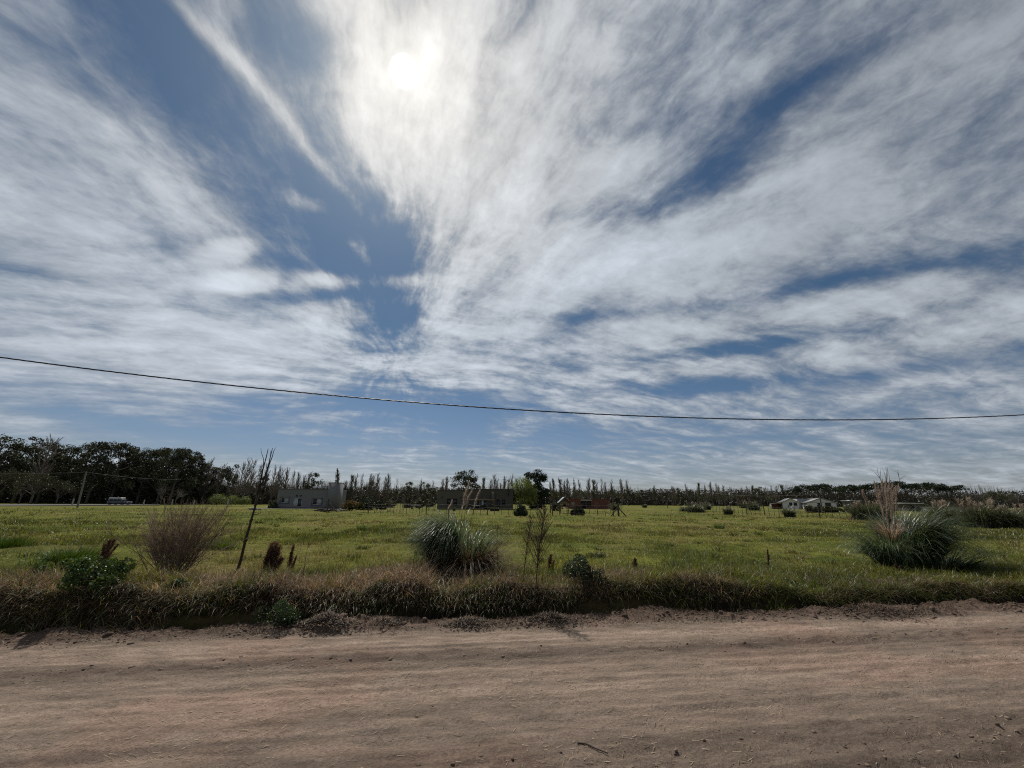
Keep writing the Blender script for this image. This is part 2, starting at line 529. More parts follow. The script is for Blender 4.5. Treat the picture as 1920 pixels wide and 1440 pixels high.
def H(x, y):
    """Height of the field side: verge bank, then open pasture."""
    r, s = rs(np.asarray(x, float), np.asarray(y, float))
    e = edge_at(r)
    t = s - e
    tall = 0.36 - 0.17 * sstep(r, 1.5, 7.0) + 0.36 * (fbm(r * 0.75, s * 0.3, 21, 3) - 0.5) + 0.16 * (vnoise(r * 1.35, s * 0.9, 25) - 0.5) * sstep(t, 0.1, 0.5)
    bank = -0.06 * np.exp(-((t - 0.10) / 0.09) ** 2) + sstep(t, 0.12, 0.36 + 0.22 * vnoise(r * 1.4, s * 0, 23)) * (tall - (tall - 0.13) * sstep(t, 0.9, 3.2))
    fade = np.clip(60.0 / np.maximum(np.hypot(x, y), 1), 0, 1)
    lumps = (fbm(x * 0.55, y * 0.55, 31, 4) - 0.5) * 0.16 * sstep(t, 0.3, 1.5) * fade
    fine = (fbm(x * 3.1, y * 3.1, 41, 3) - 0.5) * 0.09 * sstep(t, 0.0, 0.5) * np.clip(20.0 / np.maximum(np.hypot(x, y), 1), 0, 1)
    return bank + lumps + fine - 0.15 * (1 - sstep(t, -0.25, 0.02))

def ground_z(p):
    return float(H(p[0], p[1]))

def axis(lo, hi, fine_lo, fine_hi, step, grow=1.13):
    a = list(np.arange(fine_lo, fine_hi, step))
    d, v = step, fine_hi
    while v < hi:
        a.append(v)
        d *= grow
        v += d
    a.append(hi)
    d, v, b = step, fine_lo, []
    while v > lo:
        d *= grow
        v -= d
        b.append(max(v, lo))
    return np.array(sorted(set(b)) + a)

def grid(mb, ra, sa, zf, colf):
    rr, ss = np.meshgrid(ra, sa)
    x, y = xy(rr, ss)
    z = zf(x, y, rr, ss)
    n, m = rr.shape
    idx = np.arange(n * m).reshape(n, m)
    Q = np.stack([idx[:-1, :-1], idx[:-1, 1:], idx[1:, 1:], idx[1:, :-1]], -1).reshape(-1, 4)
    mb.add(np.stack([x, y, z], -1).reshape(-1, 3), None, Q, colf(x, y, rr, ss).reshape(-1, 3))

def field_patch(x, y):
    """0 lush green ... 1 dry straw, a property of the sward."""
    return fbm(x * 0.16, y * 0.10, 51, 4) * 0.6 + fbm(x * 0.9, y * 0.6, 61, 3) * 0.4

GREEN, LIME, STRAW, BROWN = np.array([.068, .085, .015]), np.array([.128, .138, .028]), np.array([.185, .150, .062]), np.array([.185, .128, .090])

def sward(x, y, rng=None):
    p = field_patch(x, y)[..., None]
    c = GREEN + (LIME - GREEN) * sstep(p, 0.30, 0.52)
    return c + (STRAW - c) * sstep(p, 0.52, 0.74) * 0.75

m, n, out = new_mat("pasture_soil")
pos = n.n("ShaderNodeNewGeometry").outputs["Position"]
c = tone_node(n)
f1 = n.noise(n.map(pos, scale=(1.0, 0.8, 1)), 1.3, 8, 0.66)
f2 = n.noise(n.map(pos, scale=(0.30, 0.16, 1)), 1.0, 5, 0.6)
c = n.mix(n.ramp(f1, 0.42, 0.68, 0.0, 0.6), c, (0.040, 0.048, 0.012))
c = n.mix(n.ramp(f2, 0.48, 0.66, 0.0, 0.6), c, (0.150, 0.118, 0.046))
f3 = n.noise(pos, 7.0, 5, 0.7)
c = n.v("SCALE", c, scale=n.ramp(f3, 0.3, 0.7, 0.6, 1.45))
b = n.n("ShaderNodeBsdfPrincipled")
n.put(b.inputs["Base Color"], c)
b.inputs["Roughness"].default_value = 1.0
b.inputs["Specular IOR Level"].default_value = 0.05
bp = n.n("ShaderNodeBump")
bp.inputs["Strength"].default_value = 1.0
bp.inputs["Distance"].default_value = 0.16
n.put(bp.inputs["Height"], n.noise(pos, 2.6, 7, 0.7))
n.put(b.inputs["Normal"], bp.outputs[0])
n.put(out.inputs[0], b.outputs[0])
M_PASTURE = m

def pasture_col(x, y, r, s):
    t = (s - edge_at(r))[..., None]
    c = sward(x, y) * 1.05
    earth = np.array([.026, .019, .014])  # bare soil, blackened to paint in the shade at the bank foot
    return earth + (c - earth) * sstep(t, 0.28, 0.9)

mb = MB()
grid(mb, axis(-1600, 1600, -22, 30, 0.24), axis(-400, 2200, 4.9, 9.5, 0.09, 1.06), lambda x, y, r, s: H(x, y), pasture_col)
ground = mb.build("pasture_ground", M_PASTURE, None, True)
tag(ground, "wide flat green pasture stretching from the verge to the trees", None, None, "structure")

# ------------------------------------------------------------------ dirt road
def road_parts(r, s):
    w = s + (fbm(r * 0.22, r * 0, 71, 3) - 0.5) * 0.35
    e = edge_at(r)
    bell = lambda c, k: np.exp(-((w - c) / k) ** 2)
    rut = 0.9 * bell(EDGE - 0.55, 0.20) + 0.8 * bell(EDGE - 1.75, 0.26) + 0.7 * bell(EDGE - 2.45, 0.16)
    loose = bell(EDGE - 1.02, 0.20) * (0.6 + 0.8 * fbm(r * 0.7, s, 73, 3)) + 0.55 * bell(EDGE - 2.15, 0.12) * sstep(fbm(r * 0.5, s, 75, 2), 0.45, 0.6)
    loose = loose + sstep(s, EDGE - 2.4, EDGE - 3.0) * (0.35 + 0.8 * sstep(r, -2, 3)) * (0.5 + fbm(r * 0.9, s * 1.4, 77, 3))
    loose = loose + 1.2 * sstep(s - e, -0.34, -0.04)
    return rut, np.clip(loose, 0, 1.4), e

def road_z(x, y, r, s):
    rut, loose, e = road_parts(r, s)
    z = 0.004 * loose - 0.012 * rut + 0.012
    z = z + (fbm(r * 1.2, s * 4.5, 81, 4) - 0.5) * 0.018 + (fbm(r * 0.14, s * 10.0, 82, 4, 0.6) - 0.5) * 0.030 + (fbm(r * 4.0 + s * 3.0, s * 9.0, 84, 3) - 0.5) * 0.018
    chop = fbm(r * 7.0, s * 11.0, 83, 4, 0.6) - 0.5
    z = z + chop * (0.016 + 0.020 * loose)
    tread = np.sin(r * 2 * math.pi / 0.16 + 9 * fbm(r * 0.8, s * 2, 85, 2) + s * 14)
    z = z + 0.010 * tread * rut * sstep(fbm(r * 0.6, s * 1.5, 87, 3), 0.42, 0.60)
    pieces = np.maximum(fbm(r * 15, s * 15, 89, 2) - 0.60, 0)
    z = z + pieces * 0.12 * np.clip(loose - 0.25, 0, 1)
    berm = sstep(s - e, -0.30, -0.05) * (0.02 + 0.09 * np.maximum(fbm(r * 1.7, s * 2.2, 91, 4, 0.6) - 0.38, 0) * 2)
    return z + berm - 0.30 * sstep(s - e, 0.10, 0.22)

def road_col(x, y, r, s):
    rut, loose, e = road_parts(r, s)
    base = np.array([.190, .146, .113])
    pale = np.array([.240, .183, .142])
    dark = np.array([.108, .081, .063])
    c = base + (pale - base) * np.clip(rut, 0, 1)[..., None]
    c = c + (dark - c) * np.clip(loose * 0.75, 0, 0.9)[..., None]
    red = sstep(fbm(r * 0.9, s * 2.0, 95, 3), 0.52, 0.68)[..., None]
    c = c * (1 + red * np.array([.05, -.02, -.03]))
    c = c * (0.82 + 0.36 * fbm(r * 2.2, s * 6.0, 93, 4, 0.6))[..., None]
    c = c * (0.62 + 0.76 * fbm(r * 0.10, s * 8.5, 94, 5, 0.66))[..., None]
    c = c * (0.66 + 0.68 * fbm(r * 3.2 + s * 2.5, s * 16.0, 96, 3, 0.6))[..., None]
    c = c * (1 - 0.22 * sstep(s, EDGE - 2.2, EDGE - 3.4))[..., None]
    soil = np.array([.085, .058, .042])
    return c + (soil - c) * (sstep(s - e, -0.30, 0.0) * 0.8)[..., None]

m, n, out = new_mat("dry_earth")
pos = n.map(n.n("ShaderNodeNewGeometry").outputs["Position"], rot=(0, 0, -TH))
c = tone_node(n)
g1 = n.noise(pos, 46, 6, 0.72)
g2 = n.noise(n.map(pos, scale=(0.5, 2.2, 1)), 5.5, 6, 0.65)
c = n.v("SCALE", c, scale=n.ramp(g1, 0.30, 0.70, 0.66, 1.32))
c = n.v("SCALE", c, scale=n.ramp(g2, 0.30, 0.70, 0.82, 1.18))
vor = n.n("ShaderNodeTexVoronoi", feature="DISTANCE_TO_EDGE")
n.put(vor.inputs["Vector"], n.v("ADD", pos, n.v("SCALE", n.noise(pos, 7, 3, 0.6, col=True), scale=0.10)))
vor.inputs["Scale"].default_value = 9.0
crack = n.m("MULTIPLY", n.ramp(vor.outputs["Distance"], 0.0, 0.05, 1.0, 0.0), n.ramp(n.noise(pos, 1.1, 3, 0.5), 0.48, 0.60))
c = n.mix(n.m("MULTIPLY", crack, 0.10), c, (0.07, 0.05, 0.036))
straw = n.ramp(n.noise(n.map(pos, rot=(0, 0, 0.5), scale=(14, 110, 1)), 1.0, 3, 0.6), 0.70, 0.76)
c = n.mix(n.m("MULTIPLY", straw, 0.55), c, (0.42, 0.34, 0.23))
b = n.n("ShaderNodeBsdfPrincipled")
n.put(b.inputs["Base Color"], c)
b.inputs["Roughness"].default_value = 0.95
b.inputs["Specular IOR Level"].default_value = 0.12
h = n.m("MULTIPLY_ADD", g1, 0.5, n.m("MULTIPLY", n.noise(pos, 17, 5, 0.65), 0.9))
h = n.m("SUBTRACT", h, n.m("MULTIPLY", crack, 0.12))
bp = n.n("ShaderNodeBump")
bp.inputs["Strength"].default_value = 0.9
bp.inputs["Distance"].default_value = 0.03
n.put(bp.inputs["Height"], h)
n.put(b.inputs["Normal"], bp.outputs[0])
n.put(out.inputs[0], b.outputs[0])
M_EARTH = m

mb = MB()
grid(mb, axis(-260, 420, -11, 15, 0.035, 1.08), axis(-5.0, EDGE + 0.75, 1.6, EDGE + 0.74, 0.028, 1.25), road_z, road_col)
road = mb.build("dirt_road", M_EARTH, None, True)
tag(road, "rutted dry reddish brown dirt road in front of the pasture", None, None, "structure")

def road_h(x, y):
    r, s = rs(np.asarray(x, float), np.asarray(y, float))
    return road_z(x, y, r, s)

# loose bits on the road: straw, crumbs of earth, chewed roots along the edge
def road_points(k, s0, s1, r0=-10, r1=13, seed=0, keep=None):
    g = np.random.default_rng(seed)
    r, s = g.uniform(r0, r1, k), g.uniform(s0, s1, k)
    if keep is not None:
        ok = g.uniform(0, 1, k) < keep(r, s)
        r, s = r[ok], s[ok]
    x, y = xy(r, s)
    return np.stack([x, y, road_h(x, y)], 1), g

mb = MB()
pts, g = road_points(15000, 1.8, EDGE, seed=3, keep=lambda r, s: 0.16 + 0.75 * (vnoise(r * 1.2, s * 3.5, 99) > 0.62) + 0.3 * sstep(s, EDGE - 0.5, EDGE))
k = len(pts)
a = g.uniform(0, math.pi, k) * 0.6 + TH - 0.5
ln = g.uniform(0.015, 0.06, k) * np.where(g.uniform(0, 1, k) > 0.94, 2.2, 1)
dirv = np.stack([np.cos(a), np.sin(a), g.normal(0, 0.16, k)], 1) * (ln * 0.5)[:, None]
cl = np.array([.52, .42, .29]) * g.uniform(0.4, 1.15, k)[:, None]
pts[:, 2] += 0.004
mb.sticks(pts - dirv, pts + dirv, 0.0019, 0.0012, cl)
tag(mb.build("straw_litter", M_TWIG), "scattered bits of pale straw lying on the dirt road", None, None, "stuff")

ICO = None
def lumps_mesh(mb, pts, size, col, g):
    """Many small angular clods."""
    t = (1 + 5 ** 0.5) / 2
    V = np.array([(-1, t, 0), (1, t, 0), (-1, -t, 0), (1, -t, 0), (0, -1, t), (0, 1, t), (0, -1, -t), (0, 1, -t), (t, 0, -1), (t, 0, 1), (-t, 0, -1), (-t, 0, 1)]) / 1.9
    F = np.array([(0, 11, 5), (0, 5, 1), (0, 1, 7), (0, 7, 10), (0, 10, 11), (1, 5, 9), (5, 11, 4), (11, 10, 2), (10, 7, 6), (7, 1, 8), (3, 9, 4), (3, 4, 2), (3, 2, 6), (3, 6, 8), (3, 8, 9), (4, 9, 5), (2, 4, 11), (6, 2, 10), (8, 6, 7), (9, 8, 1)])
    k = len(pts)
    W = V[None] * g.uniform(0.55, 1.25, (k, 12, 1)) * (np.asarray(size)[:, None, None]) * np.array([1.2, 1.0, 0.7])
    a = g.uniform(0, 6.28, k)
    ca, sa = np.cos(a)[:, None], np.sin(a)[:, None]
    W = np.stack([W[..., 0] * ca - W[..., 1] * sa, W[..., 0] * sa + W[..., 1] * ca, W[..., 2]], -1) + pts[:, None]
    mb.add(W.reshape(-1, 3), (F[None] + (np.arange(k) * 12)[:, None, None]).reshape(-1, 3), None, np.repeat(np.broadcast_to(col, (k, 3)), 12, 0))

mb = MB()
pts, g = road_points(9000, EDGE - 0.55, EDGE + 0.22, seed=5, keep=lambda r, s: sstep(s, edge_at(r) - 0.42, edge_at(r) - 0.02) * (0.25 + 1.1 * (vnoise(r * 1.6, s, 101) > 0.45)))
lumps_mesh(mb, pts, g.gamma(1.6, 0.005, len(pts)) + 0.004, np.array([.115, .080, .058]) * g.uniform(0.6, 1.4, len(pts))[:, None], g)
pts, g = road_points(16000, 1.9, EDGE - 0.3, seed=6, keep=lambda r, s: np.clip(road_parts(r, s)[1] - 0.2, 0, 1) * 0.5)
lumps_mesh(mb, pts, g.gamma(1.6, 0.0035, len(pts)) + 0.003, np.array([.16, .115, .085]) * g.uniform(0.6, 1.3, len(pts))[:, None], g)
M_CLOD = solid_mat("clods", None, 0.95, 30.0, 0.3)
tag(mb.build("earth_clods", M_CLOD), "loose crumbs and clods of earth along the road edge", None, None, "stuff")

mb = MB()
pts, g = road_points(10000, EDGE - 0.26, EDGE + 0.30, seed=8, keep=lambda r, s: 0.25 + 0.9 * (vnoise(r * 1.1, s, 103) > 0.5))
k = len(pts)
a = g.uniform(0, 6.28, k)
cl = np.where(g.uniform(0, 1, (k, 1)) > 0.3, np.array([[.075, .052, .038]]), np.array([[.22, .16, .11]])) * g.uniform(0.6, 1.3, (k, 1))
mb.blades(pts, a, g.uniform(0.03, 0.12, k), 0.005, g.uniform(0.5, 1.5, k), g.uniform(-0.6, 1.5, k), cl, 3)
tag(mb.build("torn_roots", M_DRY), "torn dry roots and stalks scraped up along the road edge", None, None, "stuff")

# ------------------------------------------------------------------ grass of the pasture and the verge
def scatter(k, s0, s1, seed, power=1.0, spread=1.55):
    """Points on the field side, thinning out with distance as the eye sees them."""
    g = np.random.default_rng(seed)
    u = g.uniform(0, 1, k)
    Y = (s0 ** (-power) + u * (s1 ** (-power) - s0 ** (-power))) ** (-1 / power)
    x = g.uniform(-spread, spread, k) * (Y + 2.0)
    r, s = x, Y
    X_, Y_ = xy(r, s)
    return X_, Y_, g

def with_z(x, y):
    return np.stack([x, y, H(x, y)], 1)

mb = MB()
# close sward
x, y, g = scatter(150000, EDGE + 0.8, 16.0, 201, 1.0)
p = field_patch(x, y)
cl = sward(x, y) * g.uniform(0.65, 1.35, (len(x), 1))
dry = g.uniform(0, 1, len(x)) < 0.10 + 0.30 * sstep(p, 0.5, 0.7)
cl[dry] = STRAW * g.uniform(0.7, 1.3, (dry.sum(), 1))
tall = 0.04 + 0.085 * sstep(fbm(x * 0.8, y * 0.8, 203, 3), 0.42, 0.66)
mb.blades(with_z(x, y), g.uniform(0, 6.28, len(x)), tall * g.uniform(0.6, 1.5, len(x)), g.uniform(0.006, 0.012, len(x)), g.uniform(0.05, 0.7, len(x)), g.uniform(0.2, 1.3, len(x)), cl, 2, g.uniform(-1, 1, len(x)))
# farther sward: broader tufts, one blade stands for a few
x, y, g = scatter(170000, 15.0, 75.0, 205, 1.0, 1.5)
p = field_patch(x, y)
cl = sward(x, y) * g.uniform(0.6, 1.4, (len(x), 1))
dry = g.uniform(0, 1, len(x)) < 0.08 + 0.30 * sstep(p, 0.5, 0.7)
cl[dry] = STRAW * g.uniform(0.7, 1.3, (dry.sum(), 1))
tus = sstep(fbm(x * 0.55, y * 0.40, 207, 3), 0.52, 0.66)
cl = cl * (1 - 0.25 * tus[:, None])
hgt = (0.055 + 0.13 * tus) * g.uniform(0.6, 1.4, len(x))
mb.blades(with_z(x, y), g.uniform(0, 6.28, len(x)), hgt, 0.0013 * np.hypot(x, y), g.uniform(0.1, 0.7, len(x)), g.uniform(0.2, 1.0, len(x)), cl, 1, g.uniform(-1, 1, len(x)))
# weeds and rough tussocks spread over the pasture
x, y, g = scatter(260, EDGE + 2.5, 70.0, 209, 1.0, 1.5)
for i in range(len(x)):
    k = int(90 / (1 + y[i] / 14)) + 14
    sz = g.uniform(0.5, 1.25)
    rad = 0.16 * sz
    bx, by = x[i] + g.normal(0, rad, k), y[i] + g.normal(0, rad, k)
    tone = (GREEN * 0.75 if g.uniform() < 0.7 else GREEN * 0.5 + BROWN * 0.5) * g.uniform(0.7, 1.2)
    mb.blades(with_z(bx, by), np.arctan2(by - y[i], bx - x[i]), g.uniform(0.09, 0.21, k) * sz, max(0.011, 0.0013 * y[i]), g.uniform(0.05, 0.5, k), g.uniform(0.3, 1.3, k), tone * g.uniform(0.6, 1.4, (k, 1)), 2, g.uniform(-1, 1, k))
tag(mb.build("pasture_grass", M_GRASS), "yellow green pasture grass with darker rough patches", None, None, "stuff")

def verge(k, t0, t1, seed, keep):
    g = np.random.default_rng(seed)
    r = g.uniform(-11.5, 16, k)
    t = g.uniform(t0, t1, k)
    ok = g.uniform(0, 1, k) < keep(r, t)
    r, t = r[ok], t[ok]
    x, y = xy(r, edge_at(r) + t)
    return x, y, r, t, g

def brown_share(r, t):
    """Where last year's growth has died: most of the bank crest, less to the east."""
    n_ = fbm(r * 0.9, t * 1.2 + 5, 221, 4)
    return np.clip(0.78 + 2.0 * (n_ - 0.5) - 0.42 * sstep(r, 1.5, 4.5) - 0.20 * (1 - sstep(t, 0.10, 0.45)) - 0.35 * sstep(t, 1.0, 3.0), 0.02, 0.97)

# dead brown growth: long, limp and tangled
mb = MB()
x, y, r, t, g = verge(220000, 0.08, 3.4, 223, lambda r, t: ((t > 0.26) | (vnoise(r * 1.25, r * 0, 271) > 0.60)) * brown_share(r, t) * (1 - 0.92 * sstep(t, 0.7, 2.9)) * sstep(fbm(r * 1.1, t * 1.3, 225, 4), 0.30, 0.54))
k = len(x)
lowe = 1 - 0.45 * sstep(r, 2.5, 8.0)
cl = np.where(g.uniform(0, 1, (k, 1)) < 0.68, BROWN[None], np.array([[.29, .225, .145]])) * (0.55 + 0.9 * fbm(r * 1.3, t * 1.3, 227, 3))[:, None] * g.uniform(0.6, 1.4, (k, 1))  # pale straw share also paints in the rim-lit highlights of the crest
mb.blades(with_z(x, y), g.uniform(0, 6.28, k), g.gamma(9, 0.021, k) * lowe * (0.45 + 1.1 * vnoise(r * 1.35, t * 0.9, 229)), g.uniform(0.006, 0.011, k), g.uniform(0.0, 0.7, k), g.uniform(0.2, 2.2, k), cl, 3, g.uniform(-1.2, 1.2, k))
tag(mb.build("dead_verge_grass", M_DRY), "tangled dead brown grass along the crest of the verge bank", None, None, "stuff")

mb = MB()
x, y, r, t, g = verge(120000, 0.06, 2.8, 233, lambda r, t: ((t > 0.26) | (vnoise(r * 1.25, r * 0, 271) > 0.60)) * (0.4 + 1.1 * (vnoise(r * 2.6, t * 2.2, 273) > 0.45)) * (1.0 - 0.85 * brown_share(r, t)) * (0.35 + 0.9 * fbm(r * 1.7, t * 1.7, 235, 3)))
k = len(x)
mixg = fbm(r * 1.1, t * 1.4, 237, 3)[:, None]
cl = GREEN * 0.95 + (LIME * 1.0 - GREEN) * sstep(mixg, 0.40, 0.62)
cl = cl * g.uniform(0.6, 1.4, (k, 1))
lowe = 1 - 0.35 * sstep(r, 2.5, 8.0)
mb.blades(with_z(x, y), g.uniform(0, 6.28, k), g.gamma(8, 0.022, k) * lowe * (0.6 + 0.8 * vnoise(r * 1.6, t * 1.2, 239)), g.uniform(0.006, 0.011, k), g.uniform(0.0, 0.6, k), g.uniform(0.2, 1.7, k), cl, 3, g.uniform(-1.2, 1.2, k))
tag(mb.build("green_verge_grass", M_GRASS), "green grass growing up through the dead growth on the verge bank", None, None, "stuff")

# growth hanging over the lip of the bank towards the road, its tones lowered to deepen the shade at the foot
mb = MB()
x, y, r, t, g = verge(44000, 0.26, 0.60, 243, lambda r, t: 0.35 + 0.9 * fbm(r * 1.3, t * 2, 245, 3) - 0.35 * sstep(r, 3.0, 7.0))
k = len(x)
brown = g.uniform(0, 1, k) < 0.75 * brown_share(r, t)
cl = np.where(brown[:, None], BROWN * 0.85, GREEN * 0.9) * g.uniform(0.5, 1.4, (k, 1))
az_ = TH - math.pi / 2 + g.normal(0, 0.7, k)
mb.blades(with_z(x, y), az_, g.gamma(9, 0.022, k), g.uniform(0.006, 0.010, k), g.uniform(0.2, 0.9, k), g.uniform(1.0, 2.3, k), cl, 4, g.normal(0, 0.6, k))
tag(mb.build("overhanging_grass", M_DRY), "limp brown and green grass hanging over the lip of the bank", None, None, "stuff")

# ------------------------------------------------------------------ plants of the verge
def at(px, py, dz=0.13):
    """Ground point of a pixel, settled on the modelled ground."""
    p = G(px, py, dz)
    p[2] = ground_z(p)
    return p

def bank_at(px, off, sink=0.0):
    """Ground point in the column of a pixel, a given distance past the road edge."""
    Y, z = EDGE + off, 0.2
    for _ in range(12):
        x = X(px, Y, z)
        r, s = rs(x, Y)
        Y += (edge_at(r) + off - s)
        z = max(float(H(x, Y)), float(road_h(x, Y)) if off < 0.1 else -9)
    return np.array([x, Y, z - sink])

def arch_blades(mb, g, base, k, rad, az0, az1, len0, len1, lean, bend, wid, tones, segs=6, power=1.0):
    a = g.uniform(az0, az1, k)
    rr = rad * np.sqrt(g.uniform(0, 1, k))
    b = np.asarray(base) + np.stack([rr * np.cos(a), rr * np.sin(a), np.zeros(k) - 0.02], 1)
    tone = np.asarray(tones)[g.integers(0, len(tones), k)] * g.uniform(0.6, 1.45, (k, 1))
    L = g.uniform(len0, len1, k)
    mb.blades(b, a + g.normal(0, 0.35, k), L, wid * g.uniform(0.7, 1.3, k), g.uniform(lean[0], lean[1], k), g.uniform(bend[0], bend[1], k), tone, segs, g.normal(0, 0.5, k), 0.8, power)

def plume(parent, base, pts, wid, g, tones, stem_col, name="plume"):
    """A feathery pampas head: a stem with many short drooping hairs."""
    pts = np.asarray(pts, float)
    mb = MB()
    k0 = len(pts)
    tt = np.linspace(0, 1, 26)
    path = np.stack([np.interp(tt, np.linspace(0, 1, k0), pts[:, i]) for i in range(3)], 1)
    path[:, 0] += 0.012 * np.sin(tt * 9 + g.uniform(0, 6))
    low = np.concatenate([[np.asarray(base, float)], path[:1]])
    mb.tube(low, [0.006, 0.005], 4, stem_col)
    mb.tube(path, np.linspace(0.005, 0.0015, 26), 4, stem_col)
    k = 1100
    f = g.uniform(0, 1, k)
    c = np.stack([np.interp(f, tt, path[:, i]) for i in range(3)], 1)
    prof = wid * (0.35 + 0.9 * np.sin(np.pi * np.clip(f * 0.92 + 0.06, 0, 1)) ** 0.8) * g.uniform(0.5, 1.1, k)
    tone = np.asarray(tones)[g.integers(0, len(tones), k)] * g.uniform(0.7, 1.3, (k, 1))
    mb.blades(c, g.uniform(0, 6.28, k), prof * 2.4, 0.006, g.uniform(0.08, 0.35, k), g.uniform(0.1, 0.8, k), tone, 3, g.uniform(-1, 1, k))
    o = mb.build(name, M_PLUME, parent)
    return o

# pampas tussock in the middle of the view
b0 = at(858, 1088)
PG = thing("pampas_grass", "big arching green pampas tussock with three pale plumes, in line with the brown house", "pampas grass", b0)
g = np.random.default_rng(301)
loc = np.zeros(3)
mb = MB()
TG = [(.052, .085, .042), (.075, .110, .055), (.034, .056, .028), (.17, .20, .12), (.10, .13, .07)]
TB = [(.11, .075, .050), (.080, .055, .040), (.15, .105, .070)]
for (ox, oy, k, a0, a1, l0, l1) in ((0.08, 0.05, 1400, 2.0, 4.4, 1.2, 1.80), (-0.14, -0.04, 1200, 1.7, 4.6, 0.7, 1.4), (-0.26, -0.10, 500, 1.7, 4.6, 0.5, 1.1), (0.20, 0.08, 320, -1.9, 2.4, 0.9, 1.4)):
    arch_blades(mb, g, (ox, oy, 0), k, 0.24, a0, a1, l0, l1, (0.0, 0.30), (1.6, 3.0), 0.012, TG, 9, 2.1)
mb.build("foliage", M_PAMPAS, PG)
mb = MB()
arch_blades(mb, g, (0.24, -0.10, 0), 900, 0.28, -3.0, 1.6, 0.6, 1.45, (0.1, 0.8), (0.8, 2.6), 0.011, TB, 5)
arch_blades(mb, g, (0.02, -0.18, 0), 420, 0.24, -2.6, -0.6, 0.45, 1.0, (0.1, 0.9), (1.0, 2.6), 0.010, TB, 5)
mb.build("dead_leaves", M_DRY, PG)["label"] = "dry brown dead leaves on the east side of the tussock"
PT = [(.46, .40, .33), (.38, .31, .26), (.55, .50, .43)]
for a, b_, c_, w in (((880, 905), (874, 930), (866, 957), 0.036), ((901, 913), (895, 938), (887, 956), 0.026), ((848, 938), (843, 956), (838, 980), 0.026), ((886, 917), (880, 936), (872, 957), 0.028)):
    Y = b0[1] + g.uniform(-0.1, 0.1)
    pt = [P(q[0], q[1], Y) - b0 for q in (c_, b_, a)]
    plume(PG, (g.uniform(-0.1, 0.05), 0.0, 0.05), pt, w, g, PT, (.16, .15, .08))

# pampas tussock towards the east, with a sheaf of old plumes
b1 = at(1703, 1066)
PE = thing("pampas_grass", "tall pampas tussock with a sheaf of dry pinkish plumes and bare twigs rising behind", "pampas grass", b1)
mb = MB()
TG2 = [(.050, .076, .040), (.068, .098, .050), (.034, .054, .028), (.13, .155, .095)]
for (ox, oy, k, a0, a1, l0, l1, be) in ((-0.12, 0.0, 1500, -1.3, 1.2, 1.2, 2.2, (1.5, 2.7)), (-0.38, -0.08, 800, 1.9, 4.5, 0.7, 1.35, (1.3, 2.6)), (0.28, 0.05, 1100, -1.6, 1.9, 1.2, 1.85, (0.9, 2.0)), (0.15, -0.15, 700, -2.2, 0.3, 0.8, 1.6, (1.2, 2.6))):
    arch_blades(mb, g, (ox, oy, 0), k, 0.28, a0, a1, l0, l1, (0.02, 0.5), be, 0.013, (TG2 + TG) if ox < -0.3 else TG2, 9, 1.9)
arch_blades(mb, g, (0.75, -0.1, 0), 420, 0.40, -1.9, 0.8, 0.6, 1.2, (0.5, 1.0), (0.5, 1.3), 0.012, TG2, 6)
mb.build("foliage", M_PAMPAS, PE)
mb = MB()
arch_blades(mb, g, (-0.30, -0.1, 0.65), 200, 0.13, 0, 6.28, 0.35, 0.75, (0.0, 0.3), (0.3, 1.8), 0.012, [(.26, .20, .14), (.17, .125, .09), (.38, .31, .23)], 5)
mb.build("dead_leaves", M_DRY, PE)["label"] = "tattered straw coloured dead leaves below the plumes"
PT2 = [(.40, .335, .28), (.32, .26, .215), (.50, .43, .37)]
for tx, ty, bx, by in ((1639, 903, 1653, 958), (1646, 912, 1657, 965), (1654, 899, 1661, 957), (1661, 897, 1665, 962), (1667, 903, 1669, 955), (1674, 906, 1672, 968), (1681, 912, 1676, 962), (1685, 908, 1680, 958), (1650, 920, 1659, 985), (1663, 925, 1666, 985), (1677, 915, 1673, 975), (1617, 919, 1627, 950)):
    Y = b1[1] + g.uniform(-0.25, 0.25)
    pt = [P(bx, by, Y) - b1, P((tx + bx) / 2 - 1, (ty + by) / 2, Y) - b1, P(tx, ty, Y) - b1]
    plume(PE, (pt[0][0] + g.uniform(-0.04, 0.04), 0.0, 0.3), pt, 0.034, g, PT2, (.17, .12, .085))

def branchy(mb, path, r0, r1, col, sides=6):
    mb.tube(path, np.linspace(r0, r1, len(path)), sides, col)

# bare sapling leaning over the verge
g = np.random.default_rng(311)
p0 = at(444, 1068)
SAP = thing("bare_sapling", "thin bare dark sapling leaning east with five upright forked twigs", "sapling", p0)
Y0 = p0[1]
def chain(pp, Y, off):
    return np.array([P(q[0], q[1], Y) - off for q in pp])
trunk_px = [(444, 1074), (452, 1048), (460, 1014), (467, 990), (471, 975), (479, 948), (484, 925)]
mb = MB()
branchy(mb, chain(trunk_px, Y0, p0), 0.032, 0.019, (.045, .034, .028), 8)
for q in ((460, 1014), (471, 976), (480, 946)):
    c = P(q[0], q[1], Y0) - p0
    mb.sticks([c - (0.03, 0, 0.02)], [c + (0.035, 0, 0.02)], 0.028, 0.020, (.045, .034, .028), 5)
mb.build("trunk", M_BARK, SAP)
for pp, r0 in (([(483, 928), (488, 905), (493, 880), (499, 858), (503, 841)], 0.022), ([(484, 925), (494, 900), (502, 878), (508, 852), (511, 840)], 0.020), ([(494, 900), (503, 876), (511, 855), (513, 846), (517, 839)], 0.014), ([(494, 878), (494, 860), (490, 848), (489, 840)], 0.009), ([(500, 884), (506, 862), (508, 845)], 0.012)):
    mb = MB()
    branchy(mb, chain(pp, Y0 + g.uniform(-0.05, 0.05), p0), r0, r0 * 0.3, (.045, .034, .028), 6)
    mb.build("branch", M_BARK, SAP)

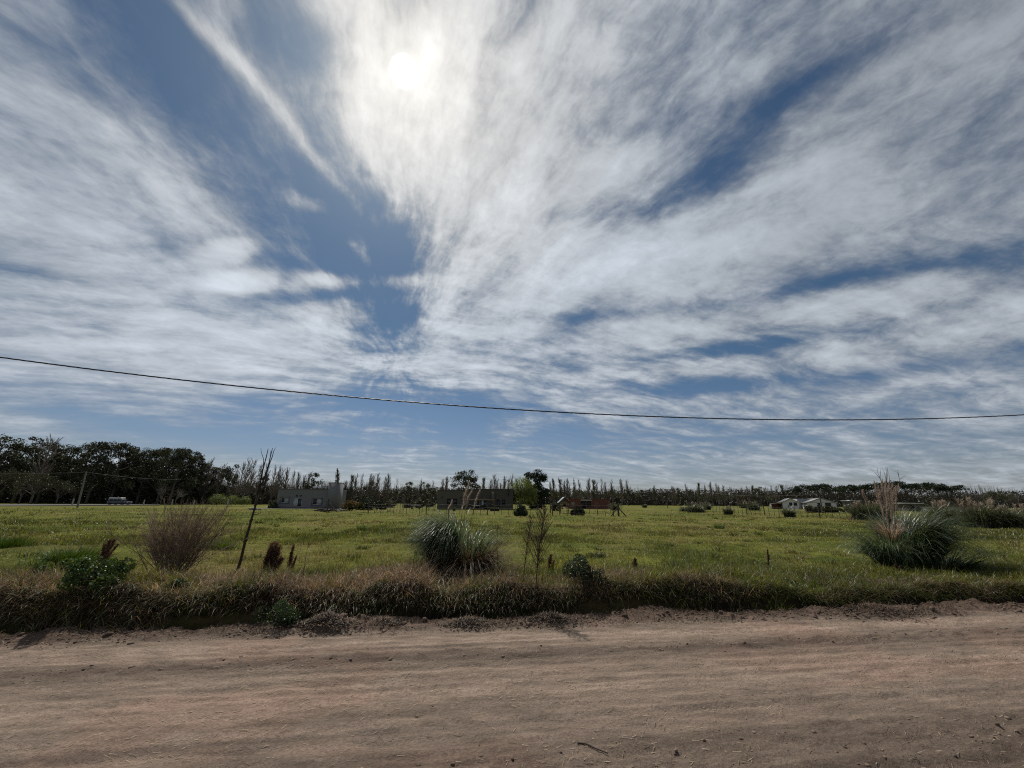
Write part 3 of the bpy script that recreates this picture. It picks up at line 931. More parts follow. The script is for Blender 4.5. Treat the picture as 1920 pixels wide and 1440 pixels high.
# bare twigs standing in the eastern pampas
p2 = b1 + np.array([-0.45, 0.35, 0])
p2[2] = ground_z(p2)
TW = thing("bare_sapling", "slender bare sapling whose dark twigs stick out above the pinkish pampas plumes", "sapling", p2)
mb = MB()
branchy(mb, chain([(1676, 1050), (1668, 980), (1660, 930), (1653, 905), (1650, 896)], p2[1], p2), 0.010, 0.006, (.05, .037, .03))
branchy(mb, chain([(1672, 1020), (1668, 960), (1665, 920), (1663, 900), (1661, 876)], p2[1], p2), 0.010, 0.004, (.05, .037, .03))
mb.build("trunk", M_BARK, TW)
for pp in ([(1651, 898), (1642, 888), (1634, 880)], [(1650, 896), (1646, 887), (1645, 877)], [(1650, 898), (1651, 886), (1652, 876)], [(1663, 905), (1658, 886), (1654, 877)], [(1663, 900), (1664, 888), (1664, 876)], [(1666, 915), (1668, 895), (1664, 879)], [(1676, 935), (1687, 900), (1683, 886), (1671, 880)], [(1686, 897), (1684, 886), (1682, 881)], [(1687, 899), (1694, 894), (1699, 891)]):
    mb = MB()
    branchy(mb, chain(pp, p2[1] + g.uniform(-0.08, 0.08), p2), 0.005, 0.002, (.05, .037, .03), 5)
    mb.build("branch", M_BARK, TW)

# dry brown shrub, a fan of fine twigs
def twig_fan(mb, g, base, k, height, spread_x, spread_y, r0, col, sub=7, gens=2, up=1.0):
    for _ in range(k):
        a, b_ = g.normal(0, spread_x), g.normal(0, spread_y)
        d = np.array([a, b_, up])
        d /= np.linalg.norm(d)
        L = height * g.uniform(0.6, 1.05)
        n_ = 7
        pts = [np.asarray(base) + np.array([g.normal(0, 0.07), g.normal(0, 0.07), -0.03])]
        for i in range(n_):
            d = d + g.normal(0, 0.09, 3) + np.array([0, 0, 0.02])
            d /= np.linalg.norm(d)
            pts.append(pts[-1] + d * L / n_)
        pts = np.array(pts)
        rad = np.linspace(r0, r0 * 0.3, n_ + 1)
        c = np.asarray(col) * g.uniform(0.7, 1.3)
        mb.sticks(pts[:-1], pts[1:], rad[:-1], rad[1:], c)
        m_ = sub
        i = g.integers(2, n_, m_)
        A = pts[i]
        dd = (pts[i] - pts[i - 1])
        dd /= np.linalg.norm(dd, axis=1)[:, None]
        dd = dd + g.normal(0, 0.38, (m_, 3)) + np.array([0, 0, 0.15])
        dd /= np.linalg.norm(dd, axis=1)[:, None]
        l2 = height * g.uniform(0.12, 0.32, m_)[:, None]
        B = A + dd * l2
        mb.sticks(A, B, r0 * 0.40, r0 * 0.22, c * 1.1)
        if gens > 1:
            A2 = np.repeat(A + (B - A) * 0.55, 3, 0)
            d2 = np.repeat(dd, 3, 0) + g.normal(0, 0.5, (m_ * 3, 3))
            d2 /= np.linalg.norm(d2, axis=1)[:, None]
            mb.sticks(A2, A2 + d2 * height * g.uniform(0.06, 0.14, (m_ * 3, 1)), r0 * 0.25, r0 * 0.15, c * 1.2)

g = np.random.default_rng(321)
p = at(312, 1098)
mb = MB()
twig_fan(mb, g, (0, 0, 0), 85, 1.42, 0.42, 0.22, 0.0075, (.205, .145, .105), 8, 2)
twig_fan(mb, g, (0.18, 0, 0), 30, 1.32, 0.32, 0.2, 0.0065, (.22, .155, .112), 9, 2)
o = tag(mb.build("dry_shrub", M_TWIG), "wide fan shaped dry brown shrub of fine twigs on the verge", "shrub")
o.location = p

# leafy bushes of the verge
def leafy(name, label, cat, px, off, w, h, k, leaf, tones, seed, depth=None, mat=None, lumps=9, up=0.0, low=0.0, group=None, stems=10, zc=0.55):
    g = np.random.default_rng(seed)
    p = bank_at(px, off, 0.04) if abs(off) < 50 else at(px, off)
    mb = MB()
    d = depth or w
    cx = np.stack([g.uniform(-0.5, 0.5, lumps) * w * 0.75, g.uniform(-0.5, 0.5, lumps) * d * 0.75, h * g.uniform(0.30, 0.86, lumps)], 1)
    cr = np.minimum(w, h) * g.uniform(0.16, 0.34, lumps)
    cx[:, 2] *= 1 - 0.9 * (2 * cx[:, 0] / w) ** 2
    i = g.integers(0, lumps, k)
    v = g.normal(size=(k, 3))
    v /= np.linalg.norm(v, axis=1)[:, None]
    q = cx[i] + v * (cr[i] * g.uniform(0.55, 1.1, k) ** 0.5)[:, None]
    q[:, 2] = np.abs(q[:, 2] - low) + low + 0.01
    tone = np.asarray(tones)[g.integers(0, len(tones), k)] * g.uniform(0.6, 1.5, (k, 1)) * (0.75 + 0.5 * (i % 3) / 2)[:, None]
    mb.leaves(q, leaf * g.uniform(0.6, 1.4, k), tone, up, 0.55, g)
    A = np.stack([g.normal(0, w * 0.06, stems), g.normal(0, d * 0.06, stems), np.zeros(stems) - 0.03], 1)
    mb.sticks(A, cx[g.integers(0, lumps, stems)], 0.008, 0.004, (.05, .04, .03))
    o = tag(mb.build(name, mat or M_LEAF), label, cat, group)
    o.location = p
    return o

DG = [(.032, .062, .016), (.050, .088, .022), (.072, .112, .030)]
LG = [(.060, .095, .018), (.080, .110, .026), (.045, .075, .018)]
leafy("leafy_bush", "dense dark green leafy bush on the verge beside the dry brown shrub", "bush", 178, 0.55, 0.85, 0.48, 3600, 0.040, DG, 331, 0.7, lumps=16)
leafy("leafy_bush", "bright yellow green leafy weed patch behind the dark green bush", "bush", 110, 1092, 1.5, 0.36, 2600, 0.042, LG, 332, 0.6, lumps=14)
leafy("leafy_bush", "low bluish green feathery weed at the road edge", "weed", 517, 0.02, 0.60, 0.36, 3600, 0.020, [(.035, .060, .026), (.050, .082, .034), (.026, .045, .020)], 333, 0.45, lumps=12)
leafy("leafy_bush", "round dark bluish green thistle like bush on the bank crest beside yellow flowers", "bush", 1096, 0.50, 0.62, 0.46, 3600, 0.030, [(.030, .046, .030), (.042, .060, .040), (.022, .034, .022)], 334, lumps=12)
leafy("leafy_bush", "low green weeds at the foot of the dry brown shrub", "weed", 350, 0.75, 1.0, 0.24, 1500, 0.034, [(.030, .058, .020), (.045, .075, .030)], 335, 0.5, lumps=10)
leafy("leafy_bush", "small low green weed on the bank east of the dead grass mound", "weed", 1450, 0.85, 0.8, 0.20, 1100, 0.036, [(.045, .072, .024), (.075, .10, .04)], 336, 0.5, lumps=10)
# yellow flowers
g = np.random.default_rng(341)
p = at(1088, 1080)
mb = MB()
k = 130
q = np.stack([g.normal(0, 0.24, k), g.normal(0, 0.18, k), g.uniform(0.08, 0.24, k)], 1)
mb.sticks(q * np.array([0.8, 0.8, 0]), q, 0.003, 0.002, (.06, .09, .02))
mb.leaves(np.repeat(q, 4, 0) + g.normal(0, 0.010, (4 * k, 3)), 0.022, np.array([.52, .40, .02]), 0, 0.9, g)
o = tag(mb.build("yellow_wildflowers", M_LEAF), "patch of small yellow wildflowers behind the round bluish bush", "wildflowers", None, "stuff")
o.location = p

# dock plants gone to rusty seed
def dock(label, px, py, spikes, seed):
    g = np.random.default_rng(seed)
    p = at(px, py)
    mb = MB()
    for tx, ty, w in spikes:
        top = P(tx, ty, p[1] + g.uniform(-0.08, 0.08)) - p
        base = np.array([top[0] * 0.2 + g.normal(0, 0.02), g.normal(0, 0.03), -0.02])
        tt = np.linspace(0, 1, 8)[:, None]
        path = base + (top - base) * tt + np.array([0, 0, 0]) 
        path[:, 0] -= 0.10 * np.sin(np.pi * tt[:, 0]) * (top[0] - base[0])
        mb.tube(path, np.linspace(0.006, 0.003, 8), 5, (.10, .045, .030))
        k = int(1500 * w)
        f = g.uniform(0.22, 1.0, k) ** 0.85
        c = np.stack([np.interp(f, tt[:, 0], path[:, i]) for i in range(3)], 1)
        rad = w * 0.075 * (1.15 - f * 0.75)
        c += g.normal(0, 1, (k, 3)) * np.stack([rad, rad, rad * 0.7], 1) * 0.6
        mb.leaves(c, g.uniform(0.010, 0.022, k), np.array([.115, .058, .038]) * g.uniform(0.5, 1.6, (k, 1)), 0, 0.9, g)
    o = tag(mb.build("dock_plant", M_DRY), label, "dock plant", "rusty dock plants on the verge")
    o.location = p

dock("broad rusty red dock plant in seed just east of the leaning sapling", 504, 1086, ((511, 1018, 1.5), (519, 1016, 1.3), (508, 1028, 1.5), (524, 1025, 1.2), (502, 1042, 1.5), (529, 1045, 1.1), (514, 1034, 1.5)), 351)
dock("narrow dark brown dock plant in seed beside the broad rusty one", 541, 1074, ((551, 1021, .7), (546, 1035, .6), (556, 1042, .4)), 352)
dock("reddish brown dock plant drooping above the dark green bush", 184, 1064, ((207, 1012, .9), (216, 1010, 1.0), (197, 1020, .9), (190, 1040, .7), (222, 1020, .6)), 353)
dock("small rusty dock plant behind the tall dry weed stalks", 1031, 1078, ((1033, 1040, .7), (1030, 1046, .6), (1039, 1050, .4)), 354)
dock("short rusty dock spike alone in the grass east of the round bluish bush", 1190, 1080, ((1191, 1047, .7), (1194, 1056, .4)), 355)
dock("tiny reddish dock spike on the bank before the eastern pampas", 1440, 1062, ((1439, 1030, .4), (1442, 1040, .3)), 356)
dock("short reddish dock stems at the foot of the eastern pampas", 1682, 1076, ((1679, 1058, .5), (1688, 1060, .4), (1728, 1066, .4)), 357)

# tall dry weed stalks
def stalk(label, px, py, path_px, seed, side=26, spread=0.30, col=(.085, .060, .040), seeds=True, r0=0.006):
    g = np.random.default_rng(seed)
    p = at(px, py)
    path = chain([(px, py)] + path_px, p[1], p)
    path[0] = (0, 0, -0.05)
    tt = np.linspace(0, 1, 16)
    pp = np.stack([np.interp(tt, np.linspace(0, 1, len(path)), path[:, i]) for i in range(3)], 1)
    mb = MB()
    mb.tube(pp, np.linspace(r0, r0 * 0.3, 16), 5, col)
    H_ = np.linalg.norm(pp[-1] - pp[0])
    f = g.uniform(0.30, 0.98, side)
    A = np.stack([np.interp(f, tt, pp[:, i]) for i in range(3)], 1)
    a = g.uniform(0, 6.28, side)
    L = H_ * spread * (1.15 - f) * g.uniform(0.5, 1.1, side) + 0.03
    B = A + np.stack([np.cos(a) * 0.55, np.sin(a) * 0.55, np.full(side, 0.85)], 1) * L[:, None]
    mb.sticks(A, B, r0 * 0.45, r0 * 0.25, col)
    if seeds:
        k = side * 9
        i = g.integers(0, side, k)
        c = A[i] + (B[i] - A[i]) * g.uniform(0.3, 1.05, k)[:, None] + g.normal(0, 0.008, (k, 3))
        mb.leaves(c, g.uniform(0.008, 0.018, k), np.asarray(col) * 1.25 * g.uniform(0.6, 1.4, (k, 1)), 0, 0.8, g)
    o = tag(mb.build("dry_weed_stalk", M_DRY), label, "weed stalk", "tall dry weed stalks on the verge")
    o.location = p

stalk("tallest dry weed stalk, bushy with side twigs, just east of the central pampas", 1004, 1136, [(1006, 1080), (1011, 1030), (1018, 985), (1022, 958)], 361, 95, 0.45, r0=0.009)
stalk("tall dry weed stalk with a seedy top beside the bushiest one", 980, 1122, [(983, 1070), (988, 1020), (994, 985), (996, 968)], 362, 46, 0.24, r0=0.008)
stalk("slender dark weed stalk at the edge of the central pampas", 936, 1130, [(934, 1080), (932, 1030), (933, 985)], 363, 16, 0.25, seeds=False, r0=0.005)
stalk("thin leaning weed stalk between the dock plants and the low feathery weed", 562, 1120, [(568, 1080), (575, 1035), (585, 995)], 364, 14, 0.22, seeds=False, r0=0.005)
stalk("thin straight weed stalk rising from the dead grass west of the pale scrap", 622, 1130, [(622, 1090), (625, 1062)], 365, 8, 0.3, seeds=False, r0=0.005)
stalk("thin weed stalk just west of the central pampas", 769, 1120, [(772, 1075), (778, 1030)], 366, 12, 0.3, seeds=False, r0=0.005)
stalk("leaning thin weed stalk between the pale scrap and the central pampas", 742, 1088, [(748, 1065), (754, 1038)], 367, 8, 0.3, seeds=False, r0=0.004)
stalk("fine pale weed stalk beside the small rusty dock plant", 1064, 1100, [(1064, 1075), (1066, 1045)], 368, 14, 0.4, seeds=False, r0=0.004)
stalk("dry forked weed stalk in the grass past the eastern pampas", 1893, 1064, [(1888, 1052), (1879, 1040), (1872, 1034)], 369, 12, 0.5, r0=0.006)

# a few clumps of lush grass
def clump(label, px, py, rad, hgt, k, tones, seed):
    g = np.random.default_rng(seed)
    p = at(px, py)
    mb = MB()
    bx, by = g.normal(0, rad, k), g.normal(0, rad * 0.7, k)
    z = H(bx + p[0], by + p[1]) - p[2]
    cl = np.asarray(tones)[g.integers(0, len(tones), k)] * g.uniform(0.6, 1.4, (k, 1))
    mb.blades(np.stack([bx, by, z], 1), np.arctan2(by, bx) + g.normal(0, 0.6, k), hgt * g.uniform(0.5, 1.2, k), 0.011, g.uniform(0.0, 0.5, k), g.uniform(0.3, 1.5, k), cl, 3, g.uniform(-1, 1, k))
    o = tag(mb.build("grass_clump", M_GRASS), label, "grass clump", "lush grass clumps in the pasture")
    o.location = p
DC = [(.030, .062, .012), (.042, .078, .014), (.058, .092, .018)]
clump("dark lush grass clump behind the yellow green weeds", 128, 1054, 0.27, 0.42, 1500, DC, 371)
clump("dark lush grass clump at the far west edge of the near pasture", 2, 1026, 0.28, 0.44, 1300, DC, 372)
clump("bright green grass clump between the dry shrub and the leaning sapling", 408, 1032, 0.22, 0.30, 900, [(.055, .095, .016), (.075, .11, .02)], 373)
clump("small dark grass clump west of the central pampas", 788, 1018, 0.22, 0.24, 500, DC, 374)
clump("small dark grass clump out in the open beyond the round bluish bush", 1118, 1046, 0.13, 0.17, 350, [(.03, .035, .02), (.05, .05, .03)], 375)
clump("dark grass tuft in the pasture before the white houses", 1349, 991, 0.14, 0.4, 300, DC, 376)
clump("dark grass tuft in the pasture straight before the grey house", 678, 996, 0.12, 0.34, 300, DC, 377)

# dead grass mound and scraped heap at the road edge, a pale scrap, a twig
def heap(name, label, px, off, w, h, seed):
    g = np.random.default_rng(seed)
    p = bank_at(px, off)
    mb = MB()
    k = 520
    q = np.stack([g.normal(0, w * 0.24, k), g.normal(0, w * 0.14, k), np.zeros(k)], 1)
    q[:, 2] = np.maximum(h * np.exp(-(q[:, 0] / (w * 0.3)) ** 2 - (q[:, 1] / (w * 0.2)) ** 2) * g.uniform(0.3, 1.0, k) - 0.01, 0.0)
    lumps_mesh(mb, q, g.uniform(0.005, 0.016, k), np.array([.075, .052, .038]) * g.uniform(0.6, 1.4, (k, 1)), g)
    k = 420
    q = np.stack([g.normal(0, w * 0.26, k), g.normal(0, w * 0.13, k), np.zeros(k)], 1)
    q[:, 2] = np.maximum(h * np.exp(-(q[:, 0] / (w * 0.3)) ** 2 - (q[:, 1] / (w * 0.2)) ** 2), 0)
    mb.blades(q, g.uniform(0, 6.28, k), g.uniform(0.03, 0.10, k), 0.005, g.uniform(0.7, 1.5, k), g.uniform(0.3, 1.8, k), np.array([.13, .092, .064]) * g.uniform(0.5, 1.9, (k, 1)), 4)
    o = tag(mb.build(name, M_DRY), label, "earth heap", "scraped heaps along the road edge")
    o.location = p
heap("earth_heap", "largest scraped heap of roots and earth at the road edge, below the low feathery weed", 612, -0.06, 0.70, 0.12, 381)
heap("earth_heap", "small dark clod heap at the road edge below the pale scrap", 718, -0.06, 0.40, 0.05, 382)
heap("earth_heap", "low scraped heap of roots at the road edge below the central pampas", 880, -0.06, 0.75, 0.06, 383)
heap("earth_heap", "low scraped heap at the road edge near the tall weed stalks", 1030, -0.05, 0.8, 0.06, 384)
heap("earth_heap", "low scraped heap of dry stalks at the road edge before the eastern pampas", 1640, -0.05, 1.1, 0.07, 385)

p = at(683, 1092)
mb = MB()
g = np.random.default_rng(391)
n_ = 7
uu, vv = np.meshgrid(np.linspace(-1, 1, n_), np.linspace(-1, 1, n_))
V = np.stack([uu * 0.085, vv * 0.06, 0.10 + 0.05 * np.sin(uu * 3 + vv * 2) + g.normal(0, 0.016, uu.shape)], -1).reshape(-1, 3)
idx = np.arange(n_ * n_).reshape(n_, n_)
mb.add(V, None, np.stack([idx[:-1, :-1], idx[:-1, 1:], idx[1:, 1:], idx[1:, :-1]], -1).reshape(-1, 4), (.50, .48, .43))
o = tag(mb.build("litter_scrap", M_DRY), "pale crumpled scrap caught in the dead verge grass", "litter")
o.location = p

a, b_ = G(1083, 1393, 0.02), G(1139, 1415, 0.02)
mb = MB()
tt = np.linspace(0, 1, 8)[:, None]
pp = a + (b_ - a) * tt
pp[:, 1] += 0.012 * np.sin(tt[:, 0] * 5)
pp[:, 2] = road_h(pp[:, 0], pp[:, 1]) + 0.008
base = pp.mean(0)
mb.tube(pp - base, np.linspace(0.006, 0.003, 8), 6, (.050, .036, .028))
o = tag(mb.build("fallen_twig", M_BARK), "short dark fallen twig lying on the bare dirt road", "twig")
o.location = base

# ------------------------------------------------------------------ overhead cable along the road
S_CABLE = EDGE - 0.3
def cable_point(px, py):
    d = ray(px, py)
    nrm = np.array([-math.sin(TH), math.cos(TH), 0])
    return EYE + d * (S_CABLE / d.dot(nrm))
fit = np.array([cable_point(*q) for q in ((0, 668), (240, 702), (480, 729), (740, 752), (960, 767), (1250, 781), (1560, 787), (1750, 785), (1920, 778))])
fr, _ = rs(fit[:, 0], fit[:, 1])
co = np.polyfit(fr, fit[:, 2], 2)
rr = np.linspace(-26, 34, 900)
xx, yy = xy(rr, S_CABLE)
zz = np.polyval(co, rr)
mid = np.array([xx[450], yy[450], zz[450]])
path = np.stack([xx, yy, zz], 1) - mid
mb = MB()
for k in range(3):
    ph = rr * 2 * math.pi / 0.42 + k * 2.094
    off = np.stack([-math.sin(TH) * np.cos(ph), math.cos(TH) * np.cos(ph), np.sin(ph)], 1) * 0.0050
    mb.tube(path + off, 0.0056, 5, (.014, .014, .015))
M_CABLE = solid_mat("black_cable", None, 0.5, 10, 0.1)
o = tag(mb.build("overhead_cable", M_CABLE, None, True), "twisted black overhead cable sagging along the road against the sky", "cable")
o.location = mid

# ------------------------------------------------------------------ trees
ORD = ["first", "second", "third", "fourth", "fifth", "sixth", "seventh", "eighth", "ninth", "tenth", "eleventh", "twelfth", "thirteenth", "fourteenth", "fifteenth", "sixteenth", "seventeenth", "eighteenth", "nineteenth", "twentieth"]
T_BARK = np.array([.130, .114, .098])

def tree_proto(name, label, cat, trunk_mb, crown_mb, crown_mat, group):
    t = thing(name, label, cat, (0, 0, 0), 0, group)
    trunk_mb.build("trunk", M_BARK, t)
    if crown_mb is not None:
        crown_mb.build("crown", crown_mat, t)
    return t

def grow(mb, g, start, d, L, r, level, levels, split, spread, lift, shrink, ends, col):
    """Recursive branching in short bent pieces."""
    p = np.array(start, float)
    d = np.array(d, float)
    for i in range(3):
        q = p + d * L / 3
        mb.sticks([p], [q], r * (1 - 0.13 * i), r * (1 - 0.13 * (i + 1)), col, 4 if level < 2 else 3)
        p = q
        d = d + g.normal(0, 0.12, 3) + np.array([0, 0, lift])
        d /= np.linalg.norm(d)
        if level == levels:
            ends.append(p.copy())
    if level < levels:
        for _ in range(split[level]):
            e = d + g.normal(0, spread, 3)
            e[2] = max(e[2], -0.15)
            e /= np.linalg.norm(e)
            grow(mb, g, p - d * L * g.uniform(0, 0.4), e, L * shrink * g.uniform(0.75, 1.15), r * 0.55, level + 1, levels, split, spread, lift, shrink, ends, col)

def bare_poplar(seed, leafy=0.0, h=10.0, wide=1.0):
    """Unit poplar of height 10: steep limbs close to the trunk."""
    g = np.random.default_rng(seed)
    tr, cr = MB(), MB()
    tt = np.linspace(0, 1, 9)
    path = np.stack([0.10 * np.sin(tt * 3 + seed), 0.10 * np.cos(tt * 2.3 + seed), tt * h * 0.96], 1)
    tr.tube(path, np.array([.13, .11, .095, .08, .065, .05, .036, .024, .012]), 5, T_BARK)
    for i in range(64):
        f = g.uniform(0.14, 0.93)
        a = g.uniform(0, 6.28)
        st = np.array([np.interp(f, tt, path[:, 0]), np.interp(f, tt, path[:, 1]), f * h * 0.96])
        L = h * 0.27 * (1 - 0.62 * f) * g.uniform(0.6, 1.15)
        tilt = g.uniform(0.20, 0.62) * wide
        p, d = st, np.array([math.sin(tilt) * math.cos(a), math.sin(tilt) * math.sin(a), math.cos(tilt)])
        for j in range(3):
            q = p + d * L / 3
            cr.sticks([p], [q], 0.040 * (1 - 0.25 * j), 0.040 * (1 - 0.25 * (j + 1)), T_BARK * 1.0)
            for _ in range(3):
                e = d + g.normal(0, 0.28, 3)
                e /= np.linalg.norm(e)
                cr.sticks([p + (q - p) * g.uniform()], [q + e * L * g.uniform(0.15, 0.4)], 0.026, 0.014, T_BARK * np.array([1.5, 1.42, 1.35]))
                if g.uniform() < leafy:
                    cr.leaves(q + e * L * g.uniform(0.1, 0.4, (5, 1)) + g.normal(0, 0.08, (5, 3)), 0.20, np.array([.10, .105, .035]) * g.uniform(0.6, 1.3), 0, 0.7, g)
            p = q
            d = d * 0.85 + np.array([0, 0, 0.25]) + g.normal(0, 0.06, 3)
            d /= np.linalg.norm(d)
    return tr, cr

def bare_broad(seed, h=10.0, leafy=0.0, tone=(.10, .09, .04)):
    g = np.random.default_rng(seed)
    tr, cr, ends = MB(), MB(), []
    tr.tube([(0, 0, -0.2), (0.05, 0, h * 0.12), (0.0, 0.05, h * 0.26)], [0.24, 0.18, 0.15], 6, T_BARK * 0.8)
    for _ in range(6):
        d = np.array([g.normal(0, 0.5), g.normal(0, 0.5), 1.0])
        d /= np.linalg.norm(d)
        grow(cr, g, (0, 0, h * g.uniform(0.18, 0.27)), d, h * 0.27, 0.10, 1, 4, [0, 4, 3, 3], 0.42, 0.05, 0.68, ends, T_BARK)
    if leafy:
        E = np.array(ends)
        i = g.integers(0, len(E), int(2200 * leafy))
        cr.leaves(E[i] + g.normal(0, 0.28, (len(i), 3)), g.uniform(0.15, 0.32, len(i)), np.array(tone) * g.uniform(0.5, 1.5, (len(i), 1)), 0, 0.7, g)
    return tr, cr

def clump_tree(seed, h, w, trunk_h, nclump, nleaf, leaf, tones, shape="round", tr_r=0.30, flat=0.7):
    """Leafy crown of separate clumps on limbs, with sky gaps between them."""
    g = np.random.default_rng(seed)
    tr, cr = MB(), MB()
    bend = np.array([g.normal(0, 0.02) * h, g.normal(0, 0.02) * h])
    top = h * (0.86 if shape != "umbrella" else 0.88)
    tt = np.linspace(0, 1, 7)
    path = np.stack([bend[0] * tt ** 2, bend[1] * tt ** 2, tt * top - 0.3 * (tt == 0)], 1)
    tr.tube(path, np.linspace(tr_r, tr_r * 0.25, 7), 6, T_BARK * 0.7)
    C, S = [], []
    for i in range(nclump):
        f = (i + 0.5) / nclump
        if shape == "umbrella":
            z = h * g.uniform(0.80, 0.95)
            rad = w * 0.5 * math.sqrt(g.uniform(0.02, 1.0))
            z -= 0.10 * h * (rad / (w * 0.5)) ** 2
            s = w * g.uniform(0.10, 0.21)
            z -= h * g.uniform(0, 0.10)
        elif shape == "cone":
            z = trunk_h + (h - trunk_h) * (1 - math.sqrt(1 - f)) * 0.97
            rad = w * 0.5 * (1 - ((z - trunk_h) / (h - trunk_h))) ** 0.62 * g.uniform(0.35, 1.0)
            s = w * g.uniform(0.12, 0.20)
        else:
            z = trunk_h + (h - trunk_h) * g.uniform(0.04, 0.95)
            k = (z - trunk_h) / (h - trunk_h)
            rad = w * 0.5 * math.sqrt(max(1 - (2 * k - 0.9) ** 2 * 0.85, 0.06)) * math.sqrt(g.uniform(0.1, 1.0))
            s = w * g.uniform(0.11, 0.22)
        a = g.uniform(0, 6.28)
        c = np.array([rad * math.cos(a) + bend[0], rad * math.sin(a) + bend[1], z])
        C.append(c)
        S.append(s)
        zt = max(z - rad * 0.7, trunk_h * 0.8)
        b = np.array([np.interp(zt, path[:, 2], path[:, 0]), np.interp(zt, path[:, 2], path[:, 1]), min(zt, top)])
        m_ = (b + c) / 2 + np.array([0, 0, -0.03 * h])
        tr.sticks([b, m_], [m_, c], [tr_r * 0.30, tr_r * 0.2], [tr_r * 0.2, tr_r * 0.07], T_BARK * 0.7)
    C, S = np.array(C), np.array(S)
    i = g.integers(0, nclump, nleaf)
    v = g.normal(size=(nleaf, 3))
    v /= np.linalg.norm(v, axis=1)[:, None]
    q = C[i] + v * np.array([1, 1, flat]) * (S[i] * g.uniform(0.15, 1.0, nleaf) ** 0.45 * g.uniform(0.8, 1.15, nleaf))[:, None]
    tone = np.asarray(tones)[g.integers(0, len(tones), nleaf)] * g.uniform(0.55, 1.5, (nleaf, 1)) * (0.7 + 0.6 * ((i * 7919) % 11 / 10))[:, None]
    cr.leaves(q, leaf * g.uniform(0.6, 1.4, nleaf), tone, 0, 0.62, g)
    return tr, cr

def hanging(seed, h, w, tones, k=1400):
    """Young willow: a dome of hanging strands."""
    g = np.random.default_rng(seed)
    tr, cr = MB(), MB()
    tr.tube([(0, 0, -0.1), (0.04, 0, h * 0.35), (0, 0.03, h * 0.8)], [0.05, 0.045, 0.02], 5, T_BARK)
    a = g.uniform(0, 6.28, k)
    rr = w * 0.5 * np.sqrt(g.uniform(0.0, 1, k))
    z = h * (0.98 - 0.34 * (rr / (w * 0.5)) ** 2) * g.uniform(0.42, 1.0, k)
    b = np.stack([rr * np.cos(a), rr * np.sin(a), z], 1)
    L = h * g.uniform(0.14, 0.45, k)
    tone = np.asarray(tones)[g.integers(0, len(tones), k)] * g.uniform(0.6, 1.4, (k, 1))
    cr.blades(b, a, L, 0.06, g.uniform(0.3, 1.9, k), g.uniform(0.8, 1.9, k), tone, 3, g.uniform(-1, 1, k))
    i = g.integers(0, k, 40)
    cr.sticks(np.zeros((40, 3)) + np.array([0, 0, h * 0.5]), b[i], 0.02, 0.008, T_BARK)
    return tr, cr

DK = [(.026, .032, .017), (.038, .046, .024), (.055, .060, .032), (.046, .042, .026)]
protos = {}
def proto(key, fn, mat=None):
    """Builds one tree of a kind; the first to be placed is the tree itself, later ones are copies."""
    tr, cr = fn()
    t = thing("tree", "", "tree")
    tr.build("trunk", M_BARK, t)
    cr.build("crown", mat or M_CROWN, t)
    protos[key] = [t, False]

def plant(key, name, label, cat, px_top, py_top, Y, h0, group, rz=None, wide=1.0, base_z=None):
    """Stands a tree so that its top meets a pixel at depth Y."""
    p = P(px_top, py_top, Y)
    z0 = float(H(p[0], Y)) - 0.05 if base_z is None else base_z
    s = max((p[2] - z0) / h0, 0.05)
    rz = random.uniform(0, 6.28) if rz is None else rz
    src, used = protos[key]
    if not used:
        o = src
        protos[key][1] = True
        o.location, o.rotation_euler, o.scale = (p[0], Y, z0), (0, 0, rz), (s * wide, s * wide, s)
    else:
        o = copy_thing(src, (p[0], Y, z0), rz, (s * wide, s * wide, s))
    o.name = name
    for k in ("label", "category", "group"):
        if k in o:
            del o[k]
    tag(o, label, cat, group)
    return o

for i in range(5):
    proto(f"pop{i}", lambda i=i: bare_poplar(400 + i, 0.0, 10, 1.0), M_TWIG)
for i in range(3):
    proto(f"popl{i}", lambda i=i: bare_poplar(420 + i, 0.5, 10, 0.9), M_CROWN)
for i in range(3):
    proto(f"popw{i}", lambda i=i: bare_poplar(430 + i, 0.0, 10, 1.7), M_TWIG)
for i in range(3):
    proto(f"broad{i}", lambda i=i: bare_broad(440 + i), M_TWIG)
for i in range(3):
    proto(f"broadl{i}", lambda i=i: bare_broad(450 + i, 10, 1.0, (.055, .058, .026)), M_CROWN)
for i in range(5):
    proto(f"ever{i}", lambda i=i: clump_tree(460 + i, 20, 11, 3.5, 38, 6500, 0.46, DK, "round", 0.45))
for i in range(3):
    proto(f"airy{i}", lambda i=i: clump_tree(470 + i, 20, 6.5, 9.0, 19, 1900, 0.42, DK, "round", 0.35))
for i in range(4):
    proto(f"pine{i}", lambda i=i: clump_tree(480 + i, 12, 9.5, 7.5, 17, 1700, 0.50, [(.018, .028, .014), (.028, .038, .020)], "umbrella", 0.28, 0.5))
for i in range(2):
    proto(f"mid{i}", lambda i=i: clump_tree(490 + i, 10, 7.0, 2.0, 24, 1800, 0.42, [(.040, .042, .020), (.055, .055, .026), (.032, .036, .020)], "round", 0.22))

